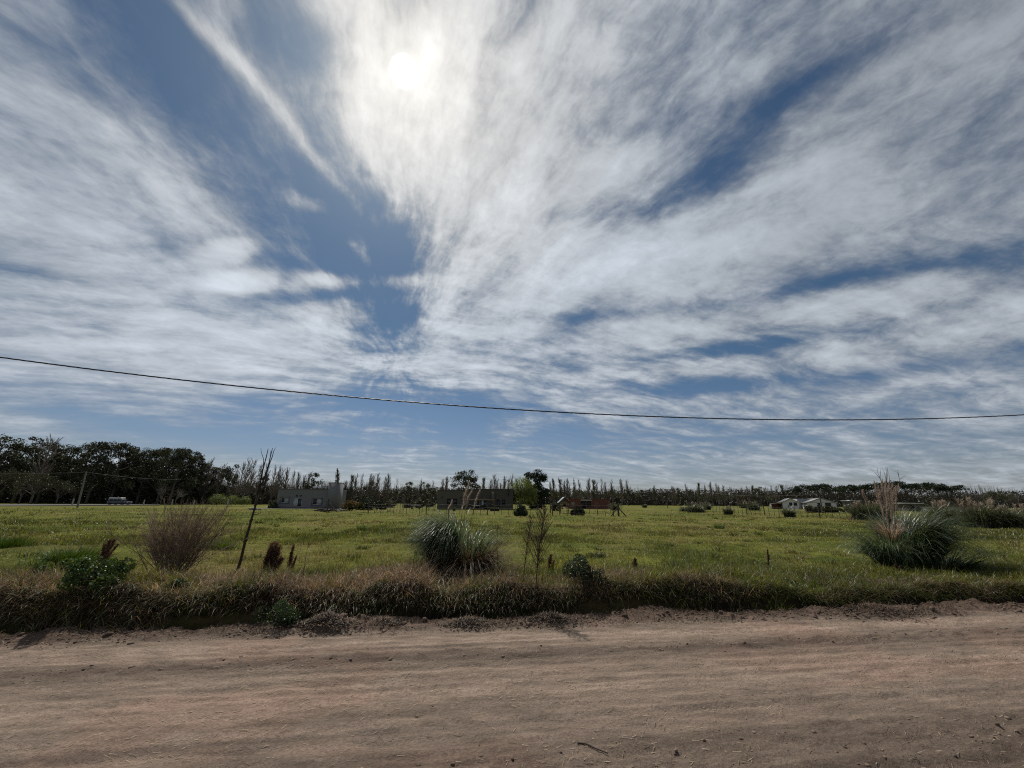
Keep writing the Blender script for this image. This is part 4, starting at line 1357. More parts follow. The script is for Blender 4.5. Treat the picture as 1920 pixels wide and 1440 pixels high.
# the dark wood to the west
WOOD = [(12, 817, 112, "ever"), (37, 831, 122, "ever"), (69, 817, 118, "airy"), (108, 831, 118, "ever"), (142, 836, 124, "ever"), (172, 833, 120, "ever"),
        (198, 827, 116, "ever"), (240, 831, 120, "ever"), (262, 841, 128, "ever"), (284, 842, 122, "ever"), (305, 842, 130, "ever"), (322, 838, 122, "ever"), (344, 840, 118, "ever"), (364, 843, 124, "airy"), (372, 858, 126, "ever"), (388, 868, 130, "ever"), (404, 874, 134, "ever"), (424, 879, 138, "ever"),
        (-40, 812, 112, "ever"), (-90, 818, 118, "ever")]
for i, (px, py, Y, key) in enumerate(sorted(WOOD)):
    kind = "dense dark evergreen" if key == "ever" else "thin crowned dark tree"
    ordn = ORD[i - 2] if i > 1 else None
    lab = f"{kind}, {ordn} tree from the west edge of the dark wood" if ordn else f"dense dark evergreen just beyond the west edge of the picture, {'inner' if i else 'outer'} of two"
    plant(f"{key}{i % (5 if key == 'ever' else 3)}", "evergreen_tree", lab, "tree", px, py, Y, 20.0 if key == "ever" else 20.0, "tall dark trees of the western wood", wide=0.95 if key == "ever" else 1.0)
plant("popw0", "bare_tree", "pale feathery bare tree rising above the dark wood", "tree", 104, 817, 112, 10, None)
# lighter trees along its edge
for px, py, Y, key, lab in ((22, 862, 104, "broadl0", "brownish half bare tree before the dark wood at the west edge of the picture"), (84, 866, 103, "broadl1", "yellowish half bare tree on a dark leaning trunk before the dark wood"),
                            (124, 888, 104, "broadl2", "small brownish half bare tree behind the leaning pale pole"), (58, 880, 106, "broadl0", "greyish low tree between the two yellowish brown trees before the dark wood"),
                            (312, 900, 108, "broad0", "thin pale stemmed bare tree before the dark wood, west of the three young willows"), (338, 905, 108, "broad1", "pale stemmed bare tree before the dark wood next to the second pole")):
    plant(key, "edge_tree", lab, "tree", px, py, Y, 10, "light trees along the edge of the dark wood", wide=0.9)

# rows of poplars, west to east
def row(name, kind, zone, items, group, h0=10.0, cat="tree"):
    items = sorted(items)
    for i, (px, py, Y, key, wide) in enumerate(items):
        lab = f"{ORD[i]} {kind} from west, {zone}" if len(items) > 1 else f"{kind} {zone}"
        plant(key, name, lab, cat, px, py, Y, h0, group, wide=wide)

def pk(i, leafy=False):
    return f"popl{i % 3}" if leafy else f"pop{i % 5}"

GP = "bare poplars of the far rows"
row("bare_poplar", "wide bare poplar", "between the dark wood and the leaning sapling", [(397, 857, 128, "popw1", 1.0), (421, 868, 132, "popw2", 1.0), (458, 866, 130, "popw0", .9), (470, 858, 128, "popw1", .9), (480, 859, 128, "popw2", .9), (444, 874, 133, "popw1", .8)], GP)
row("bare_poplar", "slanting bare poplar", "directly behind the grey flat roofed house", [(492, 870, 135, "popw0", .8), (503, 868, 140, "pop1", 1.1), (520, 870, 134, "popw1", .8), (527, 875, 138, "pop2", 1.2), (533, 876, 138, "popw2", .7), (540, 875, 140, "pop3", 1.1), (552, 882, 142, "popw0", .7), (562, 885, 146, "pop0", 1.1), (581, 885, 148, "pop4", 1.1), (573, 889, 150, "pop1", 1.2)], GP)
row("bare_poplar", "pale leafing poplar", "just above the tower of the grey house", [(635, 880, 145, "popl0", 1.0)], GP)
row("bare_poplar", "bare poplar", "between the tower of the grey house and the brown house", [(650, 901, 160, "pop0", 1.3), (662, 891, 158, "popl1", 1.1), (670, 889, 160, "pop2", 1.2), (681, 886, 160, "popw1", .6), (697, 887, 165, "pop3", 1.2), (702, 889, 166, "popw0", .6), (711, 887, 168, "pop4", 1.2), (730, 888, 170, "pop0", 1.2), (724, 893, 172, "pop1", 1.3), (745, 897, 176, "popw2", .6), (790, 899, 180, "pop2", 1.3), (812, 899, 180, "popw1", .6)], GP)
row("bare_poplar", "bare poplar", "above the flat roof of the brown house", [(831, 897, 184, "pop3", 1.2), (838, 893, 184, "pop0", 1.2), (908, 896, 190, "popl2", 1.1), (921, 898, 192, "pop1", 1.2), (928, 889, 190, "pop4", 1.3), (933, 898, 192, "pop2", 1.2), (939, 904, 194, "pop3", 1.0), (946, 893, 192, "pop0", 1.3), (954, 896, 192, "pop1", 1.2), (961, 890, 190, "pop2", 1.2), (969, 896, 194, "pop4", 1.2)], GP)
row("bare_poplar", "bare poplar", "between the black conifer and the red brick building", [(1031, 902, 198, "pop1", 1.2), (1038, 898, 198, "popl0", 1.1), (1050, 898, 200, "popl1", 1.1), (1058, 901, 202, "pop0", 1.2), (1064, 896, 200, "pop3", 1.3)], GP)
row("bare_poplar", "bare poplar", "directly behind the red brick building", [(1076, 898, 204, "pop2", 1.1), (1086, 899, 204, "pop4", 1.1), (1103, 896, 204, "pop0", 1.3), (1112, 900, 205, "popl2", 1.3), (1119, 903, 206, "pop1", 1.2), (1127, 896, 204, "popw2", .7), (1134, 903, 206, "pop3", 1.1), (1147, 900, 205, "pop2", 1.2)], GP)
gap = [(1164, 898, "pop0"), (1175, 899, "pop1"), (1225, 911, "popl0"), (1240, 915, "pop2"), (1259, 910, "pop3"), (1264, 913, "pop0"), (1271, 915, "popl1"), (1286, 907, "pop4"), (1295, 916, "pop1"), (1309, 906, "popl2"), (1321, 909, "pop2"), (1331, 903, "pop0"), (1342, 905, "popw0"), (1346, 908, "pop3"), (1355, 909, "pop4"), (1367, 911, "popw1"), (1379, 916, "pop1")]
row("bare_poplar", "bare poplar", "in the open gap east of the red brick building", [(a, b, 206 + 1.1 * i, k, 1.15 if "w" not in k else .6) for i, (a, b, k) in enumerate(gap)], GP)
far = [(1389, 914, "pop0"), (1399, 911, "pop2"), (1410, 910, "popl0"), (1422, 912, "pop3"), (1434, 913, "pop1"), (1445, 910, "popw2"), (1454, 911, "pop4"), (1465, 909, "popl1"), (1552, 909, "pop0"), (1577, 911, "pop2"), (1612, 907, "pop1")]
row("bare_poplar", "bare poplar", "in the row beyond the white houses", [(a, b, 224 + 1.1 * i, k, 1.15 if "w" not in k else .6) for i, (a, b, k) in enumerate(far)], GP)

GB = "bushy trees in the far tree line"
row("dark_tree", "low dark bushy tree", "behind the grey flat roofed house", [(436, 871, 134, "mid0", .7), (500, 893, 140, "mid1", .9), (590, 886, 146, "mid1", .75), (612, 893, 150, "broad0", .8), (640, 900, 158, "broad1", .8)], GB)
row("dark_tree", "rounded bushy tree", "between the grey house and the brown house", [(697, 900, 170, "mid0", .8), (762, 897, 168, "broad2", .95), (768, 903, 165, "mid1", .9), (800, 904, 172, "mid0", .8), (785, 905, 180, "broad0", .9), (742, 905, 176, "broadl1", .9), (815, 908, 180, "broadl2", .9)], GB)
row("dark_tree", "rounded brownish bushy tree", "behind the playhouse and the red brick building", [(1037, 908, 180, "broadl0", .9), (1085, 906, 176, "broadl1", 1.0), (1147, 908, 182, "broadl2", .8), (1176, 918, 190, "mid0", .9)], GB)
row("dark_tree", "low dark rounded tree", "in the gap west of the white houses", [(1200, 918, 200, "mid1", .9), (1228, 920, 200, "mid0", 1.0), (1262, 921, 206, "broadl0", 1.0), (1290, 920, 208, "mid1", .9), (1316, 920, 208, "broadl1", 1.0), (1350, 918, 210, "broadl2", 1.0), (1384, 919, 214, "broadl0", 1.0), (1421, 913, 200, "mid0", .9), (1440, 920, 210, "broadl1", 1.0)], GB)
row("stone_pine", "dark flat topped pine", "behind the white houses and the eastern pampas", [(1483, 911, 205, "pine0", .9), (1507, 905, 200, "pine1", 1.0), (1525, 907, 208, "pine2", .8), (1537, 902, 200, "pine3", .8), (1563, 909, 206, "pine0", 1.1), (1583, 907, 208, "pine1", 1.1), (1600, 905, 210, "pine2", 1.1), (1619, 904, 206, "pine3", 1.1), (1640, 901, 200, "pine0", 1.1), (1663, 898, 200, "pine1", 1.1), (1692, 901, 196, "pine2", .9), (1720, 900, 196, "pine3", 1.05), (1741, 904, 200, "pine0", .85), (1753, 902, 198, "pine1", .75), (1768, 905, 200, "pine2", .75), (1786, 905, 196, "pine3", .95)], "stone pines to the east", 12.0)
row("bare_tree", "grey bare rounded tree", "at the east end of the far tree line", [(1806, 913, 214, "broad0", 1.0), (1822, 915, 216, "broad1", .9), (1840, 914, 214, "broad2", 1.0), (1861, 910, 208, "broadl0", 1.0), (1878, 913, 212, "broadl1", 1.0), (1901, 917, 216, "broad1", 1.0), (1916, 917, 214, "broad2", .9), (1940, 916, 214, "broadl2", 1.0)], GB)

# trees by the houses
proto("eucal", lambda: clump_tree(501, 12, 9.0, 3.0, 34, 4600, 0.46, [(.026, .034, .018), (.040, .046, .024), (.05, .052, .03)], "round", 0.3))
plant("eucal", "evergreen_tree", "big dark evergreen with a ragged crown standing behind the brown house", "tree", 876, 882, 112, 12, None, 0.6, 0.98)
proto("blackcon", lambda: clump_tree(502, 10, 6.2, 0.3, 64, 9000, 0.36, [(.012, .018, .010), (.020, .028, .014)], "round", 0.22))
plant("blackcon", "dark_conifer", "almost black dense conifer beside the brown house", "tree", 1003, 880, 92, 10, None, 0.0, 1.08)
proto("willow", lambda: hanging(503, 6, 4.6, [(.12, .155, .030), (.15, .185, .04), (.085, .115, .025)], 2600), M_GRASS)
plant("willow", "willow_tree", "light green willow in front of the black conifer", "tree", 979, 896, 82, 6, None, 0.3, 0.86)
proto("youngw", lambda: hanging(504, 3, 2.7, [(.11, .145, .03), (.14, .175, .045), (.08, .11, .025)], 900), M_GRASS)
for px, py, Y, wd, lab in ((411, 926, 92, 1.0, "westernmost of the three young light green willows"), (438, 928, 92, .85, "middle one of the three young light green willows"), (461, 930, 94, .85, "easternmost and greyest of the three young willows")):
    plant("youngw", "young_willow", lab, "tree", px, py, Y, 3, "young willows by the dark wood", None, wd)
proto("youngb", lambda: bare_broad(505, 10), M_TWIG)
plant("youngb", "young_bare_tree", "young bare tree with a thick dark trunk in the fence line between the houses", "tree", 757, 921, 58, 10, None, 0.2, 0.55)
for px, py, Y, lab in ((733, 930, 60, "slim young bare tree west of the thick trunked young tree"), (1163, 935, 55, "slim young bare tree beside the braced corner post"), (1143, 932, 56, "slim young bare tree before the east end of the red brick building"), (1118, 932, 56, "slim young bare tree before the red brick building")):
    plant("youngb", "young_bare_tree", lab, "tree", px, py, Y, 10, "slim young trees by the fence", None, 0.5)

# bushes and pampas tussocks in the middle distance
def bush(name, label, cat, px, py_base, py_top, wpx, tones, seed, Y=None, leaf=None, k=700, group=None, kind="leaf", plumes=0):
    g = np.random.default_rng(seed)
    p = G(px, py_base, 0.13)
    if Y:
        p = np.array([X(px, Y, 0.13), Y, 0.13])
    p[2] = ground_z(p) - 0.05
    Y = p[1]
    h = P(px, py_top, Y)[2] - p[2]
    w = X(px + wpx / 2, Y) - X(px - wpx / 2, Y)
    mb = MB()
    if kind == "leaf":
        n_ = 12
        c = np.stack([g.uniform(-.5, .5, n_) * w * .7, g.uniform(-.5, .5, n_) * w * .6, h * g.uniform(.22, .78, n_)], 1)
        c[:, 2] *= 1 - 0.8 * (2 * c[:, 0] / w) ** 2
        s = np.minimum(w, h) * g.uniform(.2, .34, n_)
        i = g.integers(0, n_, k)
        v = g.normal(size=(k, 3))
        v /= np.linalg.norm(v, axis=1)[:, None]
        q = c[i] + v * (s[i] * g.uniform(.5, 1.1, k))[:, None]
        q[:, 2] = np.abs(q[:, 2]) * min(1, h / max(q[:, 2].max(), 1e-3)) + 0.02
        mb.leaves(q, (leaf or 0.0045 * Y) * g.uniform(.6, 1.4, k), np.asarray(tones)[g.integers(0, len(tones), k)] * g.uniform(.55, 1.5, (k, 1)), 0, .6, g)
        mb.sticks(np.zeros((6, 3)), c[:6], 0.02, 0.01, T_BARK)
    else:
        a = g.uniform(0, 6.28, k)
        b = np.stack([w * .16 * g.normal(0, 1, k), w * .13 * g.normal(0, 1, k), np.zeros(k)], 1)
        mb.blades(b, a, h * g.uniform(.8, 1.55, k), 0.0018 * Y ** 0.9, g.uniform(0, .5, k), g.uniform(.7, 2.0, k), np.asarray(tones)[g.integers(0, len(tones), k)] * g.uniform(.55, 1.5, (k, 1)), 4, g.normal(0, .5, k))
    o = mb.build("foliage" if plumes else name, M_PAMPAS if kind != "leaf" else M_LEAF)
    if plumes:
        t = thing(name, label, cat, p, 0, group)
        o.parent = t
        for j in range(plumes):
            m2 = MB()
            x0, y0 = g.uniform(-.42, .42) * w, g.uniform(-.2, .2) * w
            hh = h * g.uniform(.95, 1.25)
            lean = g.normal(0, .10)
            m2.sticks([(x0 * .5, y0 * .5, 0)], [(x0 + lean * .4, y0, hh * .72)], .012, .01, (.2, .17, .10))
            n2 = 44
            f = g.uniform(0, 1, n2)
            c = np.stack([x0 + lean * (.4 + .6 * f), np.full(n2, y0), hh * (.72 + .26 * f)], 1)
            m2.blades(c, g.uniform(0, 6.28, n2), g.uniform(.16, .34, n2) * hh * .55, 0.0011 * Y, g.uniform(.1, .6, n2), g.uniform(.2, 1.2, n2), np.array([.36, .30, .24]) * g.uniform(.6, 1.25, (n2, 1)), 2, g.uniform(-1, 1, n2))
            m2.build("plume", M_PLUME, t)
        return t
    o.location = p
    return tag(o, label, cat, group)

BR = [(.075, .055, .035), (.05, .055, .022), (.06, .07, .024)]
PB = [(.085, .095, .058), (.115, .115, .075), (.05, .06, .034)]
GY = [(.095, .085, .070), (.07, .068, .05), (.055, .06, .035)]
bush("round_bush", "dark arched bush at the west end of the grey house", "bush", 510, 951, 935, 20, [(.03, .034, .02), (.045, .05, .03)], 601, 74)
bush("shrub", "reddish brown and green shrub at the foot of the tower", "shrub", 655, 958, 935, 34, [(.13, .060, .035), (.06, .072, .024), (.085, .06, .03)], 602, k=1100)
bush("shrub", "small green shrub between the reddish shrub and the dark conifer bush", "shrub", 674, 956, 941, 18, [(.06, .072, .024), (.05, .055, .022)], 603)
bush("dark_bush", "low dark spreading conifer bush east of the grey house", "bush", 699, 956, 929, 44, [(.014, .022, .014), (.022, .032, .018)], 604, k=1500)
for i, (px, b_, t_, w_, lab) in enumerate(((768, 950, 938, 26, "dark clipped bush in the hedge between the houses, nearest to the grey house"), (800, 950, 936, 30, "dark rounded bush in the hedge at the west corner of the brown house"), (735, 950, 936, 26, "greyish hedge bush behind the slim young tree"), (782, 949, 934, 20, "pale greyish hedge bush between two dark rounded ones"))):
    bush("hedge_bush", lab, "bush", px, b_, t_, w_, GY if "grey" in lab else DK, 610 + i, 92, group="hedge bushes between the houses")
bush("round_shrub", "round grey green shrub on the lawn in front of the willow", "shrub", 976, 967, 945, 27, [(.045, .06, .034), (.065, .08, .05), (.03, .04, .024)], 620, k=1300)
bush("dark_bush", "dark bush under the playhouse platform", "bush", 1082, 966, 947, 34, [(.014, .02, .012), (.02, .03, .016)], 621, k=1100)
bush("dark_bush", "dark bush behind the swing beam beside the black conifer", "bush", 1044, 958, 942, 22, DK, 622)
bush("pampas_bush", "pampas tussock with a pale plume at the east end of the red brick building", "pampas grass", 1152, 957, 944, 18, PB, 623, k=300, kind="blade", plumes=3)
pl = "pampas tussocks along the fences"
for i, (px, b_, t_, w_, n_, lab) in enumerate(((1305, 961, 944, 44, 6, "broad low pampas tussock with many pale plumes standing alone in the open gap"), (1284, 959, 950, 20, 0, "small dark tussock just west of the broad plumed one"), (1327, 956, 944, 12, 2, "small upright pampas tussock just east of the broad plumed one"),
        (1366, 965, 951, 17, 3, "small pampas tussock with a pale plume at the start of the white houses' fence"), (1395, 953, 941, 14, 3, "small pampas tussock before the poplars, west of the white houses"), (1413, 957, 942, 26, 5, "plumed pampas tussock at the west of the white houses"), (1209, 952, 946, 8, 0, "tiny dark tussock far out in the open gap"),
        (1481, 970, 952, 22, 0, "dark tussock at the fence in front of the first white house"))):
    bush("pampas_bush", lab, "pampas grass", px, b_, t_, w_, PB, 630 + i, k=420, group=pl, kind="blade", plumes=n_)
for i, (px, b_, t_, w_, tn, lab) in enumerate(((1517, 961, 947, 16, BR, "brownish garden bush between the two white houses"), (1533, 961, 950, 14, DK, "small dark bush below the second white gable"), (1553, 962, 946, 16, BR, "reddish brown bush beside the leaning pole"), (1574, 963, 949, 30, [(.05, .066, .03), (.07, .085, .04)], "green garden hedge bush before the second white house"), (1600, 963, 946, 26, GY, "greyish garden bush at the east end of the second white house"))):
    bush("garden_bush", lab, "bush", px, b_, t_, w_, tn, 640 + i, 72, group="garden bushes of the white houses")
for i, (px, b_, t_, w_, n_, lab) in enumerate(((1622, 975, 946, 34, 8, "pampas bush just west of the tall plumed tussock"), (1648, 976, 946, 40, 8, "pampas bush directly behind the tall plumed tussock"), (1772, 984, 948, 52, 12, "pampas bush east of the tall plumed tussock, by the shed"), (1848, 990, 945, 66, 22, "largest grey plumed pampas bush by the east edge of the picture"), (1890, 991, 956, 50, 8, "dark pampas bush in front of the largest plumed one"), (1922, 990, 954, 44, 12, "pampas bush cut by the east edge of the picture"))):
    bush("pampas_bush", lab, "pampas grass", px, b_, t_, w_, PB, 650 + i, k=1100, group=pl, kind="blade", plumes=n_)
bush("dark_bush", "low dark purplish bush between the two big eastern pampas bushes", "bush", 1806, 980, 958, 44, [(.045, .032, .034), (.03, .03, .024), (.06, .045, .044)], 660, k=1000)

for t_, used in protos.values():
    if not used:
        for ch in list(t_.children):
            bpy.data.objects.remove(ch)
        bpy.data.objects.remove(t_)

# closed growth far behind and under the rows of trees
mb = MB()
g = np.random.default_rng(701)
k = 62000
x = g.uniform(-360, 380, k)
Y = 238 + g.uniform(0, 14, k) - 14 * np.clip((x - 100) / 200, 0, 1)
top = 6.2 + 5.4 * fbm(x * 0.11, x * 0 + 2, 703, 4)
z = top * g.uniform(0, 1, k) ** 0.8
tn = np.array([(.072, .062, .050), (.058, .056, .036), (.085, .074, .062), (.042, .042, .028)])[g.integers(0, 4, k)] * (0.6 + 0.8 * fbm(x * 0.09, x * 0, 705, 3))[:, None] * g.uniform(.6, 1.4, (k, 1))
mb.leaves(np.stack([x, Y, z], 1), g.uniform(.5, 1.1, k), tn, 0, .7, g)
k = 26000
x = g.uniform(-380, 400, k)
z = (6.2 + 5.4 * fbm(x * 0.11, x * 0 + 2, 703, 4)) * 0.80 * g.uniform(0, 1, k)
mb.leaves(np.stack([x, g.uniform(252, 262, k) - 14 * np.clip((x - 100) / 200, 0, 1), z], 1), g.uniform(1.2, 2.2, k), np.array([.060, .054, .044]) * g.uniform(.6, 1.3, (k, 1)), 0, .8, g)
k = 4000
x = g.uniform(-360, 380, k)
Y = 232 + g.uniform(0, 14, k) - 14 * np.clip((x - 100) / 200, 0, 1)
h = 6.5 + 9.0 * fbm(x * .06, x * 0 + 2, 703, 4) * g.uniform(.6, 1.1, k)
b = np.stack([x, Y, np.zeros(k)], 1)
mb.sticks(b, b + np.stack([g.normal(0, .5, k), g.normal(0, .5, k), h], 1), .10, .03, np.array([.062, .054, .046]) * g.uniform(.5, 1.3, (k, 1)))
tag(mb.build("far_wood", M_CROWN), "closed grey brown woodland far behind the rows of poplars", None, None, "stuff")

mb = MB()
k = 42000
px = g.uniform(-140, 470, k)
Y = np.where(px < 385, g.uniform(126, 138, k), g.uniform(140, 150, k))
x = (px - 960) / FOC * Y * 0.957
top = np.where(px < 372, 14.5, 7.0) * (0.5 + 0.9 * fbm(x * .10, x * 0, 711, 3))
z = top * g.uniform(0, 1, k) ** .85
tn = np.array([(.022, .026, .016), (.032, .036, .022), (.05, .046, .034)])[g.integers(0, 3, k)] * g.uniform(.5, 1.5, (k, 1))
mb.leaves(np.stack([x, Y, z], 1), g.uniform(.4, .8, k), tn, 0, .6, g)
k = 16000
px = g.uniform(-200, 372, k)
Y = g.uniform(138, 146, k)
x = (px - 960) / FOC * Y * 0.957
mb.leaves(np.stack([x, Y, 13.0 * g.uniform(0, 1, k) * (1 - 0.35 * sstep(px, 250, 372))], 1), g.uniform(1.0, 1.9, k), np.array([.026, .028, .020]) * g.uniform(.6, 1.4, (k, 1)), 0, .8, g)
k = 2500
px = g.uniform(380, 660, k)
Y = g.uniform(146, 160, k)
x = (px - 960) / FOC * Y * 0.957
b = np.stack([x, Y, np.zeros(k)], 1)
mb.sticks(b, b + np.stack([g.normal(0, .4, k), g.normal(0, .4, k), g.uniform(4, 9, k)], 1), .07, .02, np.array([.075, .064, .054]) * g.uniform(.6, 1.3, (k, 1)))
tag(mb.build("undergrowth", M_CROWN), "dark undergrowth closing the wood below the tall western trees", None, None, "stuff")

# ------------------------------------------------------------------ houses
M_RENDER = solid_mat("grey_render", (.185, .182, .190), 0.95, 1.6, 0.08, 0.3, 14, col2=(.160, .158, .166))
M_RENDER_D = solid_mat("dark_render", (.130, .125, .128), 0.95, 1.4, 0.22, 0.3, 14)
M_TAUPE = solid_mat("taupe_render", (.115, .106, .084), 0.95, 0.8, 0.12, 0.25, 14, col2=(.098, .090, .072))
M_TAUPE_D = solid_mat("dark_taupe_render", (.085, .074, .062), 0.95, 0.9, 0.12, 0.25, 14)
M_DARK = solid_mat("dark_metal", (.020, .020, .022), 0.5, 6, 0.15)
M_WFRAME = solid_mat("pale_aluminium", (.48, .49, .51), 0.45, 8, 0.08)
M_WHITE = solid_mat("white_render", (.60, .59, .57), 0.9, 1.2, 0.12, 0.2, 14)
M_SHUT = solid_mat("pale_shutter", (.36, .37, .39), 0.7, 5, 0.1)
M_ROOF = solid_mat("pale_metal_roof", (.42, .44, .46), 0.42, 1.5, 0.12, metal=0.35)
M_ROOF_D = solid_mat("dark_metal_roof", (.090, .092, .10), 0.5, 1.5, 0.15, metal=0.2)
M_BRICK = solid_mat("red_brick", (.165, .062, .045), 0.95, 3.0, 0.3, 0.5, 20, col2=(.120, .050, .040))
M_CONC = solid_mat("concrete", (.36, .34, .31), 0.95, 2.0, 0.15, 0.3, 14)
M_WOOD = solid_mat("weathered_wood", (.105, .080, .058), 0.9, 4.0, 0.3, 0.4, 22, (1, 1, 0.3))
M_WOOD_L = solid_mat("pale_wood", (.24, .18, .115), 0.9, 4.0, 0.25, 0.4, 22)
M_POST = solid_mat("fence_post_wood", (.075, .060, .048), 0.92, 5.0, 0.3, 0.4, 22)
M_WIRE = solid_mat("fence_wire", (.16, .15, .14), 0.6, 5.0, 0.1)
M_PALEPOST = solid_mat("whitewashed_post", (.36, .35, .33), 0.95, 3.0, 0.3)
M_POLE = solid_mat("weathered_pole", (.17, .16, .145), .95, 3.0, .3)
M_GLASS, _n, _o = new_mat("window_glass")
_b = _n.n("ShaderNodeBsdfPrincipled")
_b.inputs["Base Color"].default_value = (.030, .036, .042, 1)
_b.inputs["Roughness"].default_value = 0.06
_b.inputs["Specular IOR Level"].default_value = 0.4
_n.put(_o.inputs[0], _b.outputs[0])

def part(mb, name, mat, parent, label=None):
    o = mb.build(name, mat, parent)
    if label:
        o["label"] = label
    return o

def facade(mb, x0, x1, z0, z1, yf, holes, depth=0.16):
    """Front wall face in the plane y=yf with real openings and reveals."""
    xs = sorted({x0, x1, *[h[0] for h in holes], *[h[1] for h in holes]})
    zs = sorted({z0, z1, *[h[2] for h in holes], *[h[3] for h in holes]})
    for a, b in zip(xs[:-1], xs[1:]):
        for c, d in zip(zs[:-1], zs[1:]):
            mx, mz = (a + b) / 2, (c + d) / 2
            if any(h[0] < mx < h[1] and h[2] < mz < h[3] for h in holes):
                continue
            mb.add([(a, yf, c), (b, yf, c), (b, yf, d), (a, yf, d)], None, [(0, 1, 2, 3)])
    for a, b, c, d in holes:
        y2 = yf + depth
        mb.add([(a, yf, c), (b, yf, c), (b, yf, d), (a, yf, d), (a, y2, c), (b, y2, c), (b, y2, d), (a, y2, d)], None,
               [(0, 4, 5, 1), (1, 5, 6, 2), (2, 6, 7, 3), (3, 7, 4, 0)])

def shell(mb, x0, x1, y0, y1, z0, z1, holes=()):
    facade(mb, x0, x1, z0, z1, y0, list(holes))
    mb.add([(x0, y0, z0), (x0, y1, z0), (x0, y1, z1), (x0, y0, z1)], None, [(0, 3, 2, 1)])
    mb.add([(x1, y0, z0), (x1, y1, z0), (x1, y1, z1), (x1, y0, z1)], None, [(0, 1, 2, 3)])
    mb.add([(x0, y1, z0), (x1, y1, z0), (x1, y1, z1), (x0, y1, z1)], None, [(0, 3, 2, 1)])
    mb.add([(x0, y0, z1 - .03), (x1, y0, z1 - .03), (x1, y1, z1 - .03), (x0, y1, z1 - .03)], None, [(0, 1, 2, 3)])

def opening(parent, name, hole, yf, frame_mat, panes, mat2=None, fw=0.07, depth=0.12):
    """A framed opening: panes is a list of (from, to, material) across its width."""
    a, b, c, d = hole
    y0 = yf + depth - 0.05
    fr = MB()
    fr.box(a, b, y0, y0 + .05, d - fw, d).box(a, b, y0, y0 + .05, c, c + fw).box(a, a + fw, y0, y0 + .05, c + fw, d - fw).box(b - fw, b, y0, y0 + .05, c + fw, d - fw)
    for f0, f1, _m in panes[1:]:
        x = a + (b - a) * f0
        fr.box(x - fw / 2, x + fw / 2, y0 - .004, y0 + .046, c + fw, d - fw)
    o = part(fr, name, frame_mat, parent)
    for f0, f1, pm in panes:
        p = MB()
        l, r = a + (b - a) * f0, a + (b - a) * f1
        p.box(l + fw * .55, r - fw * .55, y0 + .018, y0 + .034, c + fw * .9, d - fw * .9)
        part(p, "pane", pm, o)
    return o

def pxz(px, py, Y, ox, oz):
    p = P(px, py, Y)
    return p[0] - ox, p[2] - oz

# grey flat roofed house with a tower
Y = 74.0
z0 = ground_z((X(575, Y), Y)) - 0.02
ox = X(516, Y, .1)
GH = thing("flat_roofed_house", "grey rendered flat roofed house with a square tower at its east end", "house", (ox, Y, z0))
def q(px, py):
    return pxz(px, py, Y, ox, z0)
xr = X(612, Y, .1) - ox
zt = q(575, 918)[1]
holes = []
for l, r, t, b in ((525.5, 542, 933, 942.5), (547, 567, 934, 957), (585, 604, 935, 946.5)):
    xa, za = q(l, b)
    xb, zb = q(r, t)
    holes.append((xa, xb, max(za, 0.04), zb))
mb = MB()
shell(mb, 0, xr, 0, 8, -0.1, zt, holes)
part(mb, "wall", M_RENDER, GH)
mb = MB()
mb.box(-.06, xr - .002, -.06, 8.06, zt, zt + .12)
part(mb, "parapet", M_RENDER_D, GH)
tw0, tw1, tzt = xr, X(630.5, Y, .1) - ox, q(626, 906)[1]
mb = MB()
mb.box(tw0 + .003, tw1, -.35, 1.9, -.1, tzt)
part(mb, "tower", M_RENDER, GH)
mb = MB()
mb.box(tw0 - .05, tw1 + .06, -.41, 1.96, tzt, tzt + .13)
part(mb, "tower_cap", M_RENDER_D, GH)
opening(GH, "window", holes[0], 0, M_WFRAME, [(0, .48, M_GLASS), (.48, 1, M_SHUT)])
opening(GH, "door", holes[1], 0, M_WFRAME, [(0, .48, M_SHUT), (.48, 1, M_GLASS)], fw=.09)
opening(GH, "window", holes[2], 0, M_WFRAME, [(0, .48, M_GLASS), (.48, 1, M_SHUT)])
for h in (holes[0], holes[2]):
    mb = MB()
    for a, b, c, d in ((h[0] - .16, h[1] + .16, h[3], h[3] + .16), (h[0] - .16, h[1] + .16, h[2] - .16, h[2]), (h[0] - .16, h[0], h[2], h[3]), (h[1], h[1] + .16, h[2], h[3])):
        mb.box(a, b, -.05, .0, c, d)
    part(mb, "window_surround", M_RENDER_D, GH)
for px in (557, 564):
    mb = MB()
    x, z = q(px, 929.5)
    mb.box(x - .17, x + .17, -.04, 0, z - .13, z + .13)
    part(mb, "vent", M_DARK, GH)
mb = MB()
mb.box(.0, xr, -.012, 0, .0, .42)
part(mb, "dark_plinth", M_RENDER_D, GH)  # darker band along the foot of the front wall
mb = MB()
mb.box(X(489, Y - 1.5, .1), X(612, Y - 1.5, .1), Y - 2.1, Y - .08, z0 - .1, z0 + .10)
tag(mb.build("concrete_slab", M_CONC), "pale concrete slab path along the front of the grey house", "slab")

